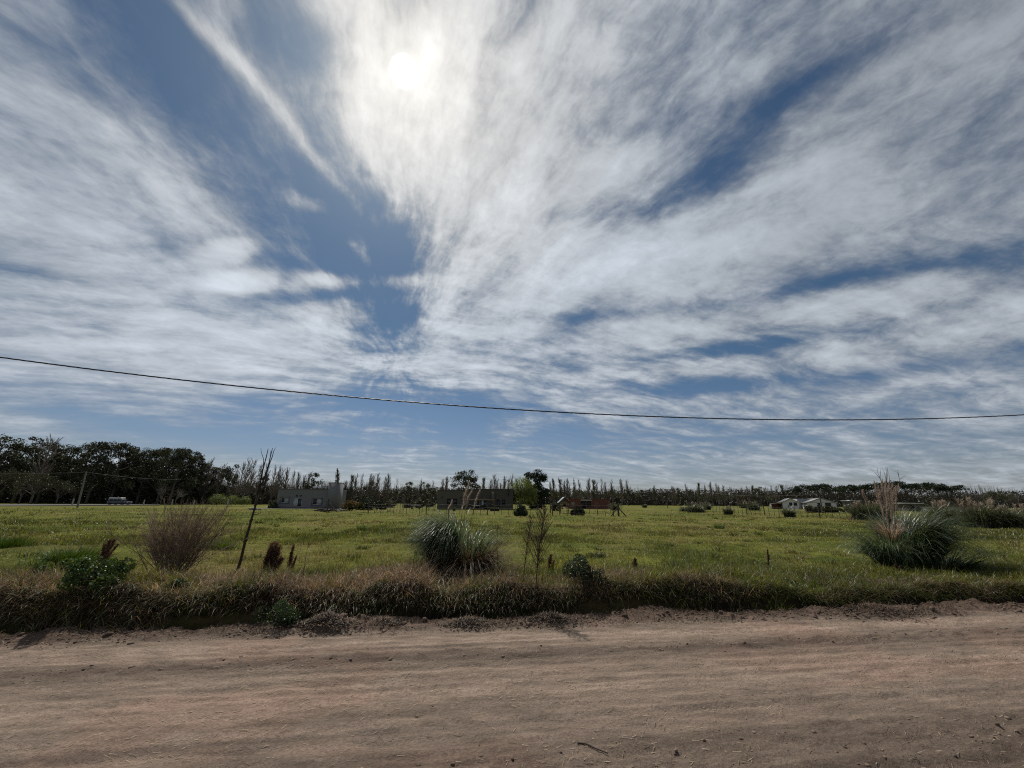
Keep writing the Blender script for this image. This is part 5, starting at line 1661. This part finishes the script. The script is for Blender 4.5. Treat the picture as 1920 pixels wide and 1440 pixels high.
# brown flat roofed house
Y = 79.0
z0 = ground_z((X(890, Y), Y)) - 0.02
ox = X(820, Y, .1)
BH = thing("flat_roofed_house", "long low brown flat roofed house with pergola and dark window frames", "house", (ox, Y, z0))
xm, xr = X(868, Y, .1) - ox, X(962, Y, .1) - ox
zl, zh = q(845, 920)[1], q(910, 918)[1]
def hole(l, r, t, b):
    xa, za = q(l, b)
    xb, zb = q(r, t)
    return (xa, xb, max(za, .05), zb)
hw = hole(838.5, 858, 935, 947.5)
h1, h2, h3 = hole(890, 914, 937.5, 958), hole(931, 937, 936.5, 957), hole(941, 947.5, 937, 946.5)
mb = MB()
shell(mb, 0, xm, -.5, 9, -.1, zl, [hw])
part(mb, "west_wall", M_TAUPE, BH)
mb = MB()
shell(mb, xm + .003, xr, 0, 9, -.1, zh, [h1, h2, h3])
part(mb, "wall", M_TAUPE_D, BH)
mb = MB()
mb.box(-.07, xm - .004, -.57, 9.05, zl, zl + .13)
mb.box(xm, xr + .06, -.08, 9.05, zh, zh + .15)
part(mb, "parapet", M_TAUPE_D, BH)
opening(BH, "window", hw, -.5, M_DARK, [(0, .5, M_GLASS), (.5, 1, M_GLASS)], fw=.13)
opening(BH, "glass_door", h1, 0, M_DARK, [(0, .25, M_GLASS), (.25, .5, M_GLASS), (.5, .72, M_SHUT), (.72, 1, M_GLASS)], fw=.10)
opening(BH, "door", h2, 0, M_DARK, [(0, 1, M_GLASS)], fw=.12)
opening(BH, "window", h3, 0, M_DARK, [(0, 1, M_GLASS)], fw=.10)
mb = MB()
xa, za = q(922, 922)
xb, _z = q(927, 936)
mb.box(xa, xb, -.45, -.003, .0, za)
part(mb, "chimney_breast", M_TAUPE, BH)
mb = MB()
xa, za = q(953.5, 914)
_x, zb = q(953.5, 931)
mb.sticks([(xa, -.16, zb)], [(xa, -.16, za)], .10, .10, sides=8)
mb.sticks([(xa, -.16, za + .02)], [(xa, -.16, za + .16)], .16, .05, sides=8)
part(mb, "flue_pipe", M_DARK, BH)
zp = q(900, 937)[1]
xa, xb = q(875, 937)[0], q(929, 937)[0]
mb = MB()
mb.box(xa, xb, -3.0, -2.86, zp - .10, zp + .06)
part(mb, "beam", M_WOOD_L, BH)
mb = MB()
for k in range(9):
    x = xa + (xb - xa) * (k + .5) / 9
    mb.box(x - .04, x + .04, -3.1, -.46, zp + .063, zp + .17)
part(mb, "rafters", M_WOOD, BH)["kind"] = "stuff"
for x in (xa + .12, (xa + xb) / 2, xb - .12):
    mb = MB()
    mb.box(x - .07, x + .07, -2.99, -2.87, 0, zp - .103)
    part(mb, "pergola_post", M_WOOD, BH)
for px in (830, 865):
    mb = MB()
    x, z = q(px, 932.5)
    mb.box(x - .12, x + .12, -.56, -.503, z - .10, z + .10)
    part(mb, "wall_lamp", M_DARK, BH)

# things on the terrace of the brown house
p = np.array([X(893, 74), 74, 0.0]); p[2] = ground_z(p)
TB_ = thing("garden_table", "low pale topped garden table on the terrace of the brown house", "table", p)
mb = MB(); mb.box(-.75, .75, -.4, .4, .68, .73); part(mb, "table_top", M_WFRAME, TB_)
for sx in (-.68, .68):
    for sy in (-.33, .33):
        mb = MB(); mb.box(sx - .03, sx + .03, sy - .03, sy + .03, 0, .68); part(mb, "leg", M_DARK, TB_)
def planter(px, Y, w, label):
    p = np.array([X(px, Y), Y, 0.0]); p[2] = ground_z(p) - .01
    t = thing("planter", label, "planter", p, 0, "dark planters before the brown house")
    mb = MB()
    mb.sticks([(0, 0, 0)], [(0, 0, .42)], w * .42, w * .5, sides=12)
    part(mb, "tub", M_DARK, t)
    mb = MB()
    g = np.random.default_rng(int(px))
    mb.leaves(np.stack([g.normal(0, w * .22, 160), g.normal(0, w * .22, 160), .42 + np.abs(g.normal(0, .09, 160))], 1), .13, np.array([.07, .07, .045]) * g.uniform(.5, 1.8, (160, 1)), 0, .7, g)
    part(mb, "plant", M_LEAF, t)
planter(923, 66, .85, "west one of two dark round planters on the lawn before the brown house")
planter(932, 66.4, .85, "east one of two dark round planters on the lawn before the brown house")
planter(851, 64, .5, "small dark planter on the lawn below the brown house's west window")
for px, lab in ((913, "dark garden chair on the terrace beside the glass door"), (905, "dark garden chair on the terrace beside the low table")):
    p = np.array([X(px, 74.5), 74.5, 0.0]); p[2] = ground_z(p)
    t = thing("garden_chair", lab, "chair", p, 0, "garden chairs of the brown house")
    mb = MB(); mb.box(-.25, .25, -.25, .25, .42, .46); part(mb, "seat", M_DARK, t)
    mb = MB(); mb.box(-.25, .25, .21, .25, .46, .92); part(mb, "backrest", M_DARK, t)
    for sx in (-.22, .22):
        for sy in (-.22, .22):
            mb = MB(); mb.box(sx - .02, sx + .02, sy - .02, sy + .02, 0, .42); part(mb, "leg", M_DARK, t)

# beehive like white topped boxes on the lawn between the houses
p = np.array([X(779, 76), 76, 0.0]); p[2] = ground_z(p)
t = thing("garden_bench", "dark low garden bench with a pale top on the lawn between the houses", "bench", p)
mb = MB(); mb.box(-.9, .9, -.3, .3, .70, .80); part(mb, "seat", M_WHITE, t)
for sx in (-.7, .7):
    mb = MB(); mb.box(sx - .12, sx + .12, -.22, .22, 0, .70); part(mb, "support", M_DARK, t)

# playhouse with its platform and swing beam
Y = 56.0
o = np.array([X(1058, Y), Y, 0.0]); o[2] = ground_z(o)
PH = thing("playhouse", "small wooden playhouse with a pitched roof on a raised platform", "playhouse", o)
def q(px, py):
    return pxz(px, py, Y, o[0], o[2])
zf = q(1058, 950)[1]
xl, xr_ = q(1050, 945)[0], q(1066.5, 945)[0]
ze, za = q(1058, 941)[1], q(1058, 932.5)[1]
mb = MB()
for x in (xl + .06, xr_ - .06, q(1083, 950)[0] - .06):
    for y in (0.0, 1.5):
        mb.box(x - .05, x + .05, y - .05, y + .05, -.1, zf - .03)
part(mb, "stilts", M_WOOD, PH)["kind"] = "stuff"
mb = MB()
mb.box(xl - .1, q(1085, 950)[0], -.12, 1.62, zf - .03, zf + .06)
part(mb, "platform", M_WOOD, PH)
wm = MB()
nb = 9
for k in range(nb):
    b = MB()
    a0, a1 = xl + (xr_ - xl) * k / nb, xl + (xr_ - xl) * (k + 1) / nb
    mid_ = (a0 + a1) / 2
    if 3 <= k <= 5:
        b.box(a0 + .008, a1 - .008, 0, .025, ze - .25, ze)
    else:
        b.box(a0 + .008, a1 - .008, 0, .025, zf + .063, ze)
    part(b, "wall_plank", M_WOOD_L, PH)
mb = MB()
mb.box(xl, xl + .03, .028, 1.4, zf + .063, ze).box(xr_ - .03, xr_, .028, 1.4, zf + .063, ze).box(xl, xr_, 1.402, 1.43, zf + .063, ze)
xm_ = (xl + xr_) / 2
mb.add([(xl, .01, ze + .002), (xr_, .01, ze + .002), (xm_, .01, za - .05)], [(0, 1, 2)])
part(mb, "wall", M_WOOD, PH)
for sgn, mt in ((-1, M_ROOF), (1, M_WOOD)):
    xo = xm_ + sgn * ((xr_ - xl) / 2 + .22)
    mb = MB()
    e = ze - .14
    mb.add([(xm_, -.3, za), (xo, -.3, e), (xo, 1.6, e), (xm_, 1.6, za), (xm_, -.3, za + .05), (xo, -.3, e + .05), (xo, 1.6, e + .05), (xm_, 1.6, za + .05)], None,
           [(0, 1, 2, 3), (4, 7, 6, 5), (0, 4, 5, 1), (1, 5, 6, 2), (2, 6, 7, 3)])
    part(mb, "roof", mt, PH)
for k in range(7):
    mb = MB()
    x = xr_ + .1 + k * (q(1084, 950)[0] - xr_ - .15) / 6
    mb.box(x - .025, x + .025, -.1, -.06, zf + .063, zf + .50)
    part(mb, "baluster", M_WOOD, PH)
mb = MB()
mb.box(xr_, q(1085, 950)[0], -.11, -.04, zf + .503, zf + .57)
part(mb, "handrail", M_WOOD, PH)
mb = MB()
xb_ = q(1029, 946)[0]
zb_ = q(1040, 946)[1]
mb.box(xb_, xl - .1, .2, .3, zb_ - .06, zb_ + .04)
part(mb, "swing_beam", M_WOOD, PH)
mb = MB()
mb.box(q(1032, 946)[0] - .07, q(1032, 946)[0] + .07, .18, .32, -.1, zb_ - .063)
part(mb, "swing_post", M_WOOD, PH)

# red brick building
Y = 96.0
z0 = ground_z((X(1105, Y), Y)) - .02
ox = X(1067, Y, .1)
RB = thing("brick_building", "low red brick building with a pale lintel over a dark opening", "building", (ox, Y, z0))
def q(px, py):
    return pxz(px, py, Y, ox, z0)
zt = q(1100, 936)[1]
xr = X(1145, Y, .1) - ox
h1, h2, h3 = hole(1090, 1098, 939.5, 958), hole(1100, 1108, 939.5, 950), hole(1072, 1077, 941, 947)
mb = MB()
shell(mb, 0, xr, 0, 7, -.1, zt, [h1, h2, h3])
part(mb, "wall", M_BRICK, RB)
mb = MB()
xa, xb = q(1088, 937)[0], q(1110, 937)[0]
mb.box(xa, xb, -.12, -.003, q(1099, 939.3)[1], q(1099, 937)[1])
part(mb, "lintel", M_CONC, RB)
mb = MB()
mb.box(-.04, xr + .04, -.05, 7.04, zt, zt + .10)
part(mb, "roof_edge", M_BRICK, RB)
opening(RB, "door", h1, 0, M_WOOD, [(0, 1, M_DARK)])  # dark panes here and below stand in for the unlit inside
opening(RB, "window", h2, 0, M_WOOD, [(0, 1, M_DARK)])
opening(RB, "window", h3, 0, M_WHITE, [(0, 1, M_SHUT)])

# two pale gabled houses to the east: real buildings turned a little to the road
def gable_house(label, px0, px1, apex_px, apex_py, eave_py, base_Y, length, rz, openings, porch=None, side=None):
    Y = base_Y
    z0 = ground_z((X((px0 + px1) / 2, Y), Y)) - .05
    xc = (X(px0, Y, .5) + X(px1, Y, .5)) / 2
    t = thing("gabled_house", label, "house", (xc, Y, z0), rz, "pale gabled houses to the east")
    w = (X(px1, Y, .5) - X(px0, Y, .5)) / math.cos(rz)
    ze = P(px0, eave_py, Y)[2] - z0
    za = P(apex_px, apex_py, Y)[2] - z0
    hl = [(w * (a - .5), w * (b - .5), c, d) for a, b, c, d in openings]
    mb = MB()
    facade(mb, -w / 2, w / 2, -.1, ze, 0, hl)
    mb.add([(-w / 2, 0, ze), (w / 2, 0, ze), (0, 0, za - .05)], [(0, 1, 2)])
    mb.add([(-w / 2, length, -.1), (w / 2, length, -.1), (w / 2, length, ze), (-w / 2, length, ze), (0, length, za - .05)], [(2, 3, 4)], [(0, 3, 2, 1)])
    mb.add([(-w / 2, 0, -.1), (-w / 2, length, -.1), (-w / 2, length, ze), (-w / 2, 0, ze)], None, [(0, 3, 2, 1)])
    mb.add([(w / 2, 0, -.1), (w / 2, length, -.1), (w / 2, length, ze), (w / 2, 0, ze)], None, [(0, 1, 2, 3)])
    part(mb, "wall", M_WHITE, t)
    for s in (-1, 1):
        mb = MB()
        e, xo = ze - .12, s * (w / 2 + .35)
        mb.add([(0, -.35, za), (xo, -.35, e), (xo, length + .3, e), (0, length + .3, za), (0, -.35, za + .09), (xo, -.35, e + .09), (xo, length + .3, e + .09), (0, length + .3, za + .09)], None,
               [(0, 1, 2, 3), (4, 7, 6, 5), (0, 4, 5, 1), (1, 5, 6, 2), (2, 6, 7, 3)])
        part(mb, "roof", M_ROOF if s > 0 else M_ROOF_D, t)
    for h in hl:
        opening(t, "window" if h[2] > .3 else "door", h, 0, M_DARK, [(0, 1, M_GLASS)], fw=.08)
    for (y0, y1, c, d) in (side or ()):
        mb = MB()
        mb.box(w / 2 + .003, w / 2 + .05, y0, y1, c, d)
        f = part(mb, "side_window", M_DARK, t)
        mb = MB()
        mb.box(w / 2 + .052, w / 2 + .06, y0 + .1, y1 - .1, c + .1, d - .1)
        part(mb, "pane", M_GLASS, f)
    return t, w, ze, za

RZ = R(-30)
t, w, ze, za = gable_house("western of the two pale gabled houses, with an open porch at its west side", 1473, 1495, 1483, 934.5, 942, 116, 16, RZ, [(.40, .60, 1.0, 1.9), (.68, .88, 1.0, 1.9)], side=[(3, 5, .9, 2.0), (7, 8.2, 0, 2.1), (10, 12, .9, 2.0)])
mb = MB()
mb.add([(-w / 2 - 3.0, .2, ze - .5), (-w / 2 - .36, .2, ze - .05), (-w / 2 - .36, 6, ze - .05), (-w / 2 - 3.0, 6, ze - .5), (-w / 2 - 3.0, .2, ze - .4), (-w / 2 - .36, .2, ze + .05), (-w / 2 - .36, 6, ze + .05), (-w / 2 - 3.0, 6, ze - .4)], None, [(0, 1, 2, 3), (4, 7, 6, 5), (0, 4, 5, 1), (1, 5, 6, 2), (2, 6, 7, 3), (3, 7, 4, 0)])
part(mb, "porch_roof", M_ROOF_D, t)
for y in (.35, 3.0, 5.8):
    mb = MB()
    mb.box(-w / 2 - 2.95, -w / 2 - 2.75, y - .1, y + .1, -.1, ze - .5)
    part(mb, "porch_post", M_WHITE, t)
mb = MB()
mb.box(-w / 2 - 2.7, -w / 2 - .05, 3.0, 3.1, -.1, ze - .3)
part(mb, "porch_wall", M_BRICK, t)
t, w, ze, za = gable_house("eastern and larger of the two pale gabled houses, half hidden by garden bushes", 1523, 1561, 1540, 934, 942.5, 112, 27, RZ, [(.36, .46, 0, 2.1), (.62, .82, .9, 2.0)], side=[(4, 6, .9, 2.0), (9, 11, .9, 2.0), (15, 17, .9, 2.0)])
mb = MB()
mb.box(w / 2 - 1.2, w / 2 + .6, 25, 26.5, -.1, za + .1)
part(mb, "chimney", M_WHITE, t)
# link wing between them
Y = 124.0
o = np.array([X(1515, Y), Y, 0.0]); o[2] = ground_z(o) - .05
t = thing("house_wing", "low wing with a dark roof joining the two pale gabled houses", "house", o)
w = X(1534, Y) - X(1500, Y)
mb = MB()
shell(mb, -w / 2, w / 2, 0, 6, -.1, 2.9, [(-.9, .5, .9, 2.1)])
part(mb, "wall", M_WHITE, t)
opening(t, "window", (-.9, .5, .9, 2.1), 0, M_DARK, [(0, 1, M_GLASS)])
mb = MB()
zr = P(1515, 935.5, Y + 3)[2] - o[2]
mb.add([(-w / 2, -.4, 2.85), (w / 2, -.4, 2.85), (w / 2, 3, zr), (-w / 2, 3, zr), (w / 2, 6.4, 2.85), (-w / 2, 6.4, 2.85)], None, [(0, 1, 2, 3), (3, 2, 4, 5)])
part(mb, "roof", M_ROOF_D, t)

def shed(label, px0, px1, Y, top_py, mat_roof, mat_wall, depth=4.0, over=.25):
    xa, xb = X(px0, Y), X(px1, Y)
    o = np.array([(xa + xb) / 2, Y, 0.0]); o[2] = ground_z(o) - .05
    t = thing("shed", label, "shed", o)
    w = xb - xa
    h = P(px0, top_py, Y)[2] - o[2]
    mb = MB(); shell(mb, -w / 2, w / 2, 0, depth, -.1, h - .18, [(-w * .3, -w * .08, .0, min(2.0, h - .5))]); part(mb, "wall", mat_wall, t)
    opening(t, "door", (-w * .3, -w * .08, .0, min(2.0, h - .5)), 0, M_DARK, [(0, 1, M_DARK)])
    mb = MB(); mb.box(-w / 2 - over, w / 2 + over, -over, depth + over, h - .177, h); part(mb, "roof", mat_roof, t)
shed("long low shed with a white roof just past the tall plumed tussock", 1704, 1733, 92, 943, M_WHITE, M_TAUPE_D)
shed("low dark roofed shed between the eastern pampas bushes", 1772, 1826, 78, 951, M_ROOF_D, M_WHITE)
shed("tiny grey shed at the east end of the second pale house", 1604, 1618, 118, 938.5, M_ROOF, M_TAUPE)

# ------------------------------------------------------------------ fences, posts, poles
def fence(name, label, pa, pb, n, h, thick=(), r=0.03, wires=3, jitter=.12, seed=0):
    g = np.random.default_rng(seed)
    a = G(*pa, 0.1); b = G(*pb, 0.1)
    t = thing(name, label, "fence", (a[0], a[1], ground_z(a)))
    o = np.array(t.location)
    tops = []
    for i in range(n):
        f = i / (n - 1)
        p = a + (b - a) * f
        p[2] = ground_z(p)
        big = i in thick
        hh = h * (1.18 if big else g.uniform(.9, 1.05))
        rr = r * (2.3 if big else 1)
        top = p + np.array([g.normal(0, jitter * .3), g.normal(0, jitter * .3), hh])
        mb = MB()
        mb.sticks([p - o - (0, 0, .15)], [top - o], rr, rr * .85, sides=6)
        part(mb, "post", M_POST, t)
        tops.append((p - o, top - o))
    for k in range(wires):
        f = (k + .7) / wires
        pts = np.array([lo + (hi - lo) * min(f, .95) for lo, hi in tops])
        pts[:, 1] -= r * 1.2
        mb = MB()
        mb.sticks(pts[:-1], pts[1:], .006, .006)
        part(mb, "wire", M_WIRE, t)
    return t, a, b

def braced(label, px, py, Yb=None, spread=.9, h=1.45, both=True):
    p = G(px, py, .1)
    p[2] = ground_z(p)
    t = thing("corner_post", label, "fence post", p, 0, "braced corner posts of the fences")
    mb = MB(); mb.sticks([(0, 0, -.2)], [(0.02, 0, h)], .11, .10, sides=8); part(mb, "post", M_POST, t)
    for s in ((-1, 1) if both else (1,)):
        mb = MB(); mb.sticks([(s * spread, .05, -.05)], [(s * .06, 0.02, h * .68)], .06, .055, sides=6); part(mb, "brace", M_POST, t)

f1 = fence("wire_fence", "long wire fence with thin dark posts in front of the houses and the playhouse", (690, 963), (1150, 969), 36, 1.25, (0, 9, 18, 27, 35), seed=801)
braced("corner post with one diagonal brace in front of the grey tower", 613, 961, h=1.75, both=False, spread=1.4)
braced("corner post with two diagonal braces east of the red brick building", 1160, 969, h=1.3)
f2 = fence("wire_fence", "wire fence with thick and thin posts running before the pale gabled houses", (1338, 963), (1604, 975), 29, 1.15, (5, 9, 13, 18, 23, 28), r=.026, seed=802)
braced("corner post with a diagonal brace at the east end of the pale houses' fence", 1608, 975, h=1.1, spread=.7)
f3 = fence("wire_fence", "short wire fence on the lawn between the grey house and the brown house", (682, 958), (815, 958), 12, 1.1, (0, 11), seed=803)

for px, b_, t_, lab in ((134, 947, 935, "first whitish post from the west, beside the leaning pale pole"), (268, 946, 937, "whitish post at the foot of the dark wood, east of the parked van"), (321, 946, 936, "whitish post below the pale stemmed bare trees"), (362, 946, 937, "whitish post next to the second utility pole"), (425, 950, 935, "pale post between the first two young willows")):
    p = G(px, b_ + 2, .1); p[2] = ground_z(p)
    h = P(px, t_, p[1])[2] - p[2]
    mb = MB(); mb.sticks([(0, 0, -.1)], [(.06, 0, h)], .13, .11, sides=6)
    o = tag(mb.build("white_post", M_PALEPOST), lab, "post", "whitish posts by the dark wood")
    o.location = p

def pole(label, base, top, r, arm=True, white=True):
    p = G(base[0], base[1], .1); p[2] = ground_z(p)
    e = P(top[0], top[1], p[1]) - p
    t = thing("utility_pole", label, "pole", p, 0, "utility poles beyond the pasture")
    mb = MB(); mb.sticks([(0, 0, -.2)], [e], r, r * .65, sides=8); part(mb, "post", M_POLE if white else M_POST, t)
    if arm:
        mb = MB(); mb.box(e[0] - .8, e[0] + .8, e[1] - .05, e[1] + .05, e[2] - .30, e[2] - .20); part(mb, "cross_arm", M_POST, t)
        for dx_ in (-.7, 0, .7):
            mb = MB(); mb.sticks([(e[0] + dx_, e[1], e[2] - .20)], [(e[0] + dx_, e[1], e[2] - .05)], .05, .03, sides=6); part(mb, "insulator", M_PALEPOST, t)
    return p, p + e
pa_, ta = pole("tall leaning pale utility pole before the dark wood", (145, 952), (162, 884), .15, False)
pb_, tb = pole("pale utility pole at the east end of the dark wood", (368, 946), (374, 896), .15)
pc_, tc = pole("thin dark leaning utility pole in front of the second pale gabled house", (1543, 963), (1536, 926), .10, False, False)
pd_, td = pole("thin utility pole in the open gap behind the broad plumed tussock", (1297, 955), (1294, 917), .11, True, False)
pe_, te = pole("thin utility pole farther off in the open gap", (1252, 953), (1251, 917), .11, True, False)
def wire(label, a, b, sag, r=.013, n_=16):
    tt = np.linspace(0, 1, n_)[:, None]
    pp = a + (b - a) * tt
    pp[:, 2] -= sag * 4 * (tt * (1 - tt))[:, 0]
    m_ = pp[n_ // 2].copy()
    mb = MB(); mb.tube(pp - m_, r, 4, (.14, .14, .14))
    o = tag(mb.build("power_line", M_WIRE), label, "power line", "power lines beyond the pasture")
    o.location = m_
far_w = P(-160, 882, pa_[1] - 6)
wire("power line running west from the tall leaning pale pole", far_w, ta - (0, 0, .1), .4)
wire("power line between the two pale poles along the dark wood", ta - (0, 0, .1), tb - (0, 0, .05), .8)
wire("power line between the two thin poles in the open gap", te - (0, 0, .05), td - (0, 0, .05), .3)
wire("power line from the gap to the leaning pole before the pale houses", td - (0, 0, .05), tc, .9)

# far lane along the wood with its dark grassy edge
mb = MB()
a0, a1, b0_, b1_ = G(-300, 950.5, .14), G(300, 947.8, .14), G(-300, 946.8, .14), G(300, 945.8, .14)
mb.add([a0, a1, b1_, b0_], None, [(0, 1, 2, 3)], (.20, .19, .17))
o = tag(mb.build("far_lane", solid_mat("lane_gravel", (.12, .115, .10), .95, 1.0, .2)), "pale gravel lane along the foot of the dark wood", None, None, "structure")
o.location.z = .12

# parked van with a white roof
p = G(222, 947.5, .1); p[2] = ground_z(p)
V_ = thing("parked_van", "dark parked van with a white roof at the foot of the dark wood", "van", p, R(4))
def hexa(mb, x0, x1, x2, x3, y0, y1, z0, z1):
    V = [(x0, y0, z0), (x1, y0, z0), (x3, y0, z1), (x2, y0, z1), (x0, y1, z0), (x1, y1, z0), (x3, y1, z1), (x2, y1, z1)]
    mb.add(V, None, [(0, 1, 2, 3), (4, 7, 6, 5), (0, 4, 5, 1), (1, 5, 6, 2), (2, 6, 7, 3), (3, 7, 4, 0)])
M_VAN = solid_mat("dark_van_paint", (.055, .06, .07), .35, 2, .08, spec=.5)
M_VANW = solid_mat("white_van_roof", (.70, .71, .72), .4, 2, .05, spec=.5)
M_TYRE = solid_mat("tyre_rubber", (.02, .02, .02), .9, 8, .1)
mb = MB(); hexa(mb, -2.2, 2.4, -2.2, 2.35, -.88, .88, .35, .98); hexa(mb, -2.18, 1.15, -2.05, .55, -.84, .84, .983, 1.62)
part(mb, "body", M_VAN, V_)
mb = MB(); hexa(mb, -2.1, .62, -1.98, .45, -.80, .80, 1.623, 1.84); part(mb, "roof", M_VANW, V_)
for x0, x1 in ((-2.0, -1.1), (-1.0, -.15), (-.05, .62)):
    mb = MB(); mb.box(x0, x1, -.872, -.842, 1.06, 1.52); part(mb, "window", M_GLASS, V_)
for x in (-1.45, 1.5):
    for y in (-.84, .84):
        mb = MB(); mb.sticks([(x, y - .09, .33)], [(x, y + .09, .33)], .33, .33, sides=14)
        mb.add([(x + .33 * math.cos(k * 6.283 / 14), y + s * .091, .33 + .33 * math.sin(k * 6.283 / 14)) for s in (-1, 1) for k in range(14)], [(0, k, k + 1) for k in range(1, 13)] + [(14, 14 + k + 1, 14 + k) for k in range(1, 13)])
        wv = part(mb, "wheel", M_TYRE, V_)
for y in (-.62, .62):
    mb = MB(); mb.box(2.37, 2.42, y - .15, y + .15, .66, .82); part(mb, "headlight", M_WFRAME, V_)

# rubble and logs in front of the tower, pale heap to the west
p = G(606, 960, .1); p[2] = ground_z(p)
t = thing("log_pile", "untidy pile of dark logs and rubble in the grass before the grey house", "log pile", p)
g = np.random.default_rng(811)
for k in range(9):
    mb = MB()
    a = np.array([g.uniform(-1.4, .9), g.uniform(-.4, .4), g.uniform(.08, .40)])
    d = np.array([g.uniform(.5, 1.2), g.normal(0, .25), g.normal(0, .12)])
    mb.sticks([a], [a + d], g.uniform(.07, .14), g.uniform(.06, .11), sides=7)
    part(mb, "log", M_POST, t)
p = G(632, 959, .1); p[2] = ground_z(p)
mb = MB()
lumps_mesh(mb, np.stack([g.normal(0, .6, 26), g.normal(0, .3, 26), np.abs(g.normal(0, .12, 26)) + .05], 1), g.uniform(.10, .24, 26), np.array([.34, .32, .29]) * g.uniform(.6, 1.2, (26, 1)), g)
o = tag(mb.build("stone_heap", M_CLOD), "heap of pale rubble stones at the foot of the tower", "rubble heap", None, "stuff")
o.location = p
p = G(477, 957, .1); p[2] = ground_z(p)
mb = MB()
lumps_mesh(mb, np.stack([g.normal(0, .55, 22), g.normal(0, .3, 22), np.abs(g.normal(0, .16, 22)) + .05], 1), g.uniform(.12, .26, 22), np.array([.30, .29, .26]) * g.uniform(.5, 1.2, (22, 1)), g)
o = tag(mb.build("stone_heap", M_CLOD), "small heap of pale stones in the grass behind the leaning sapling", "rubble heap", None, "stuff")
o.location = p
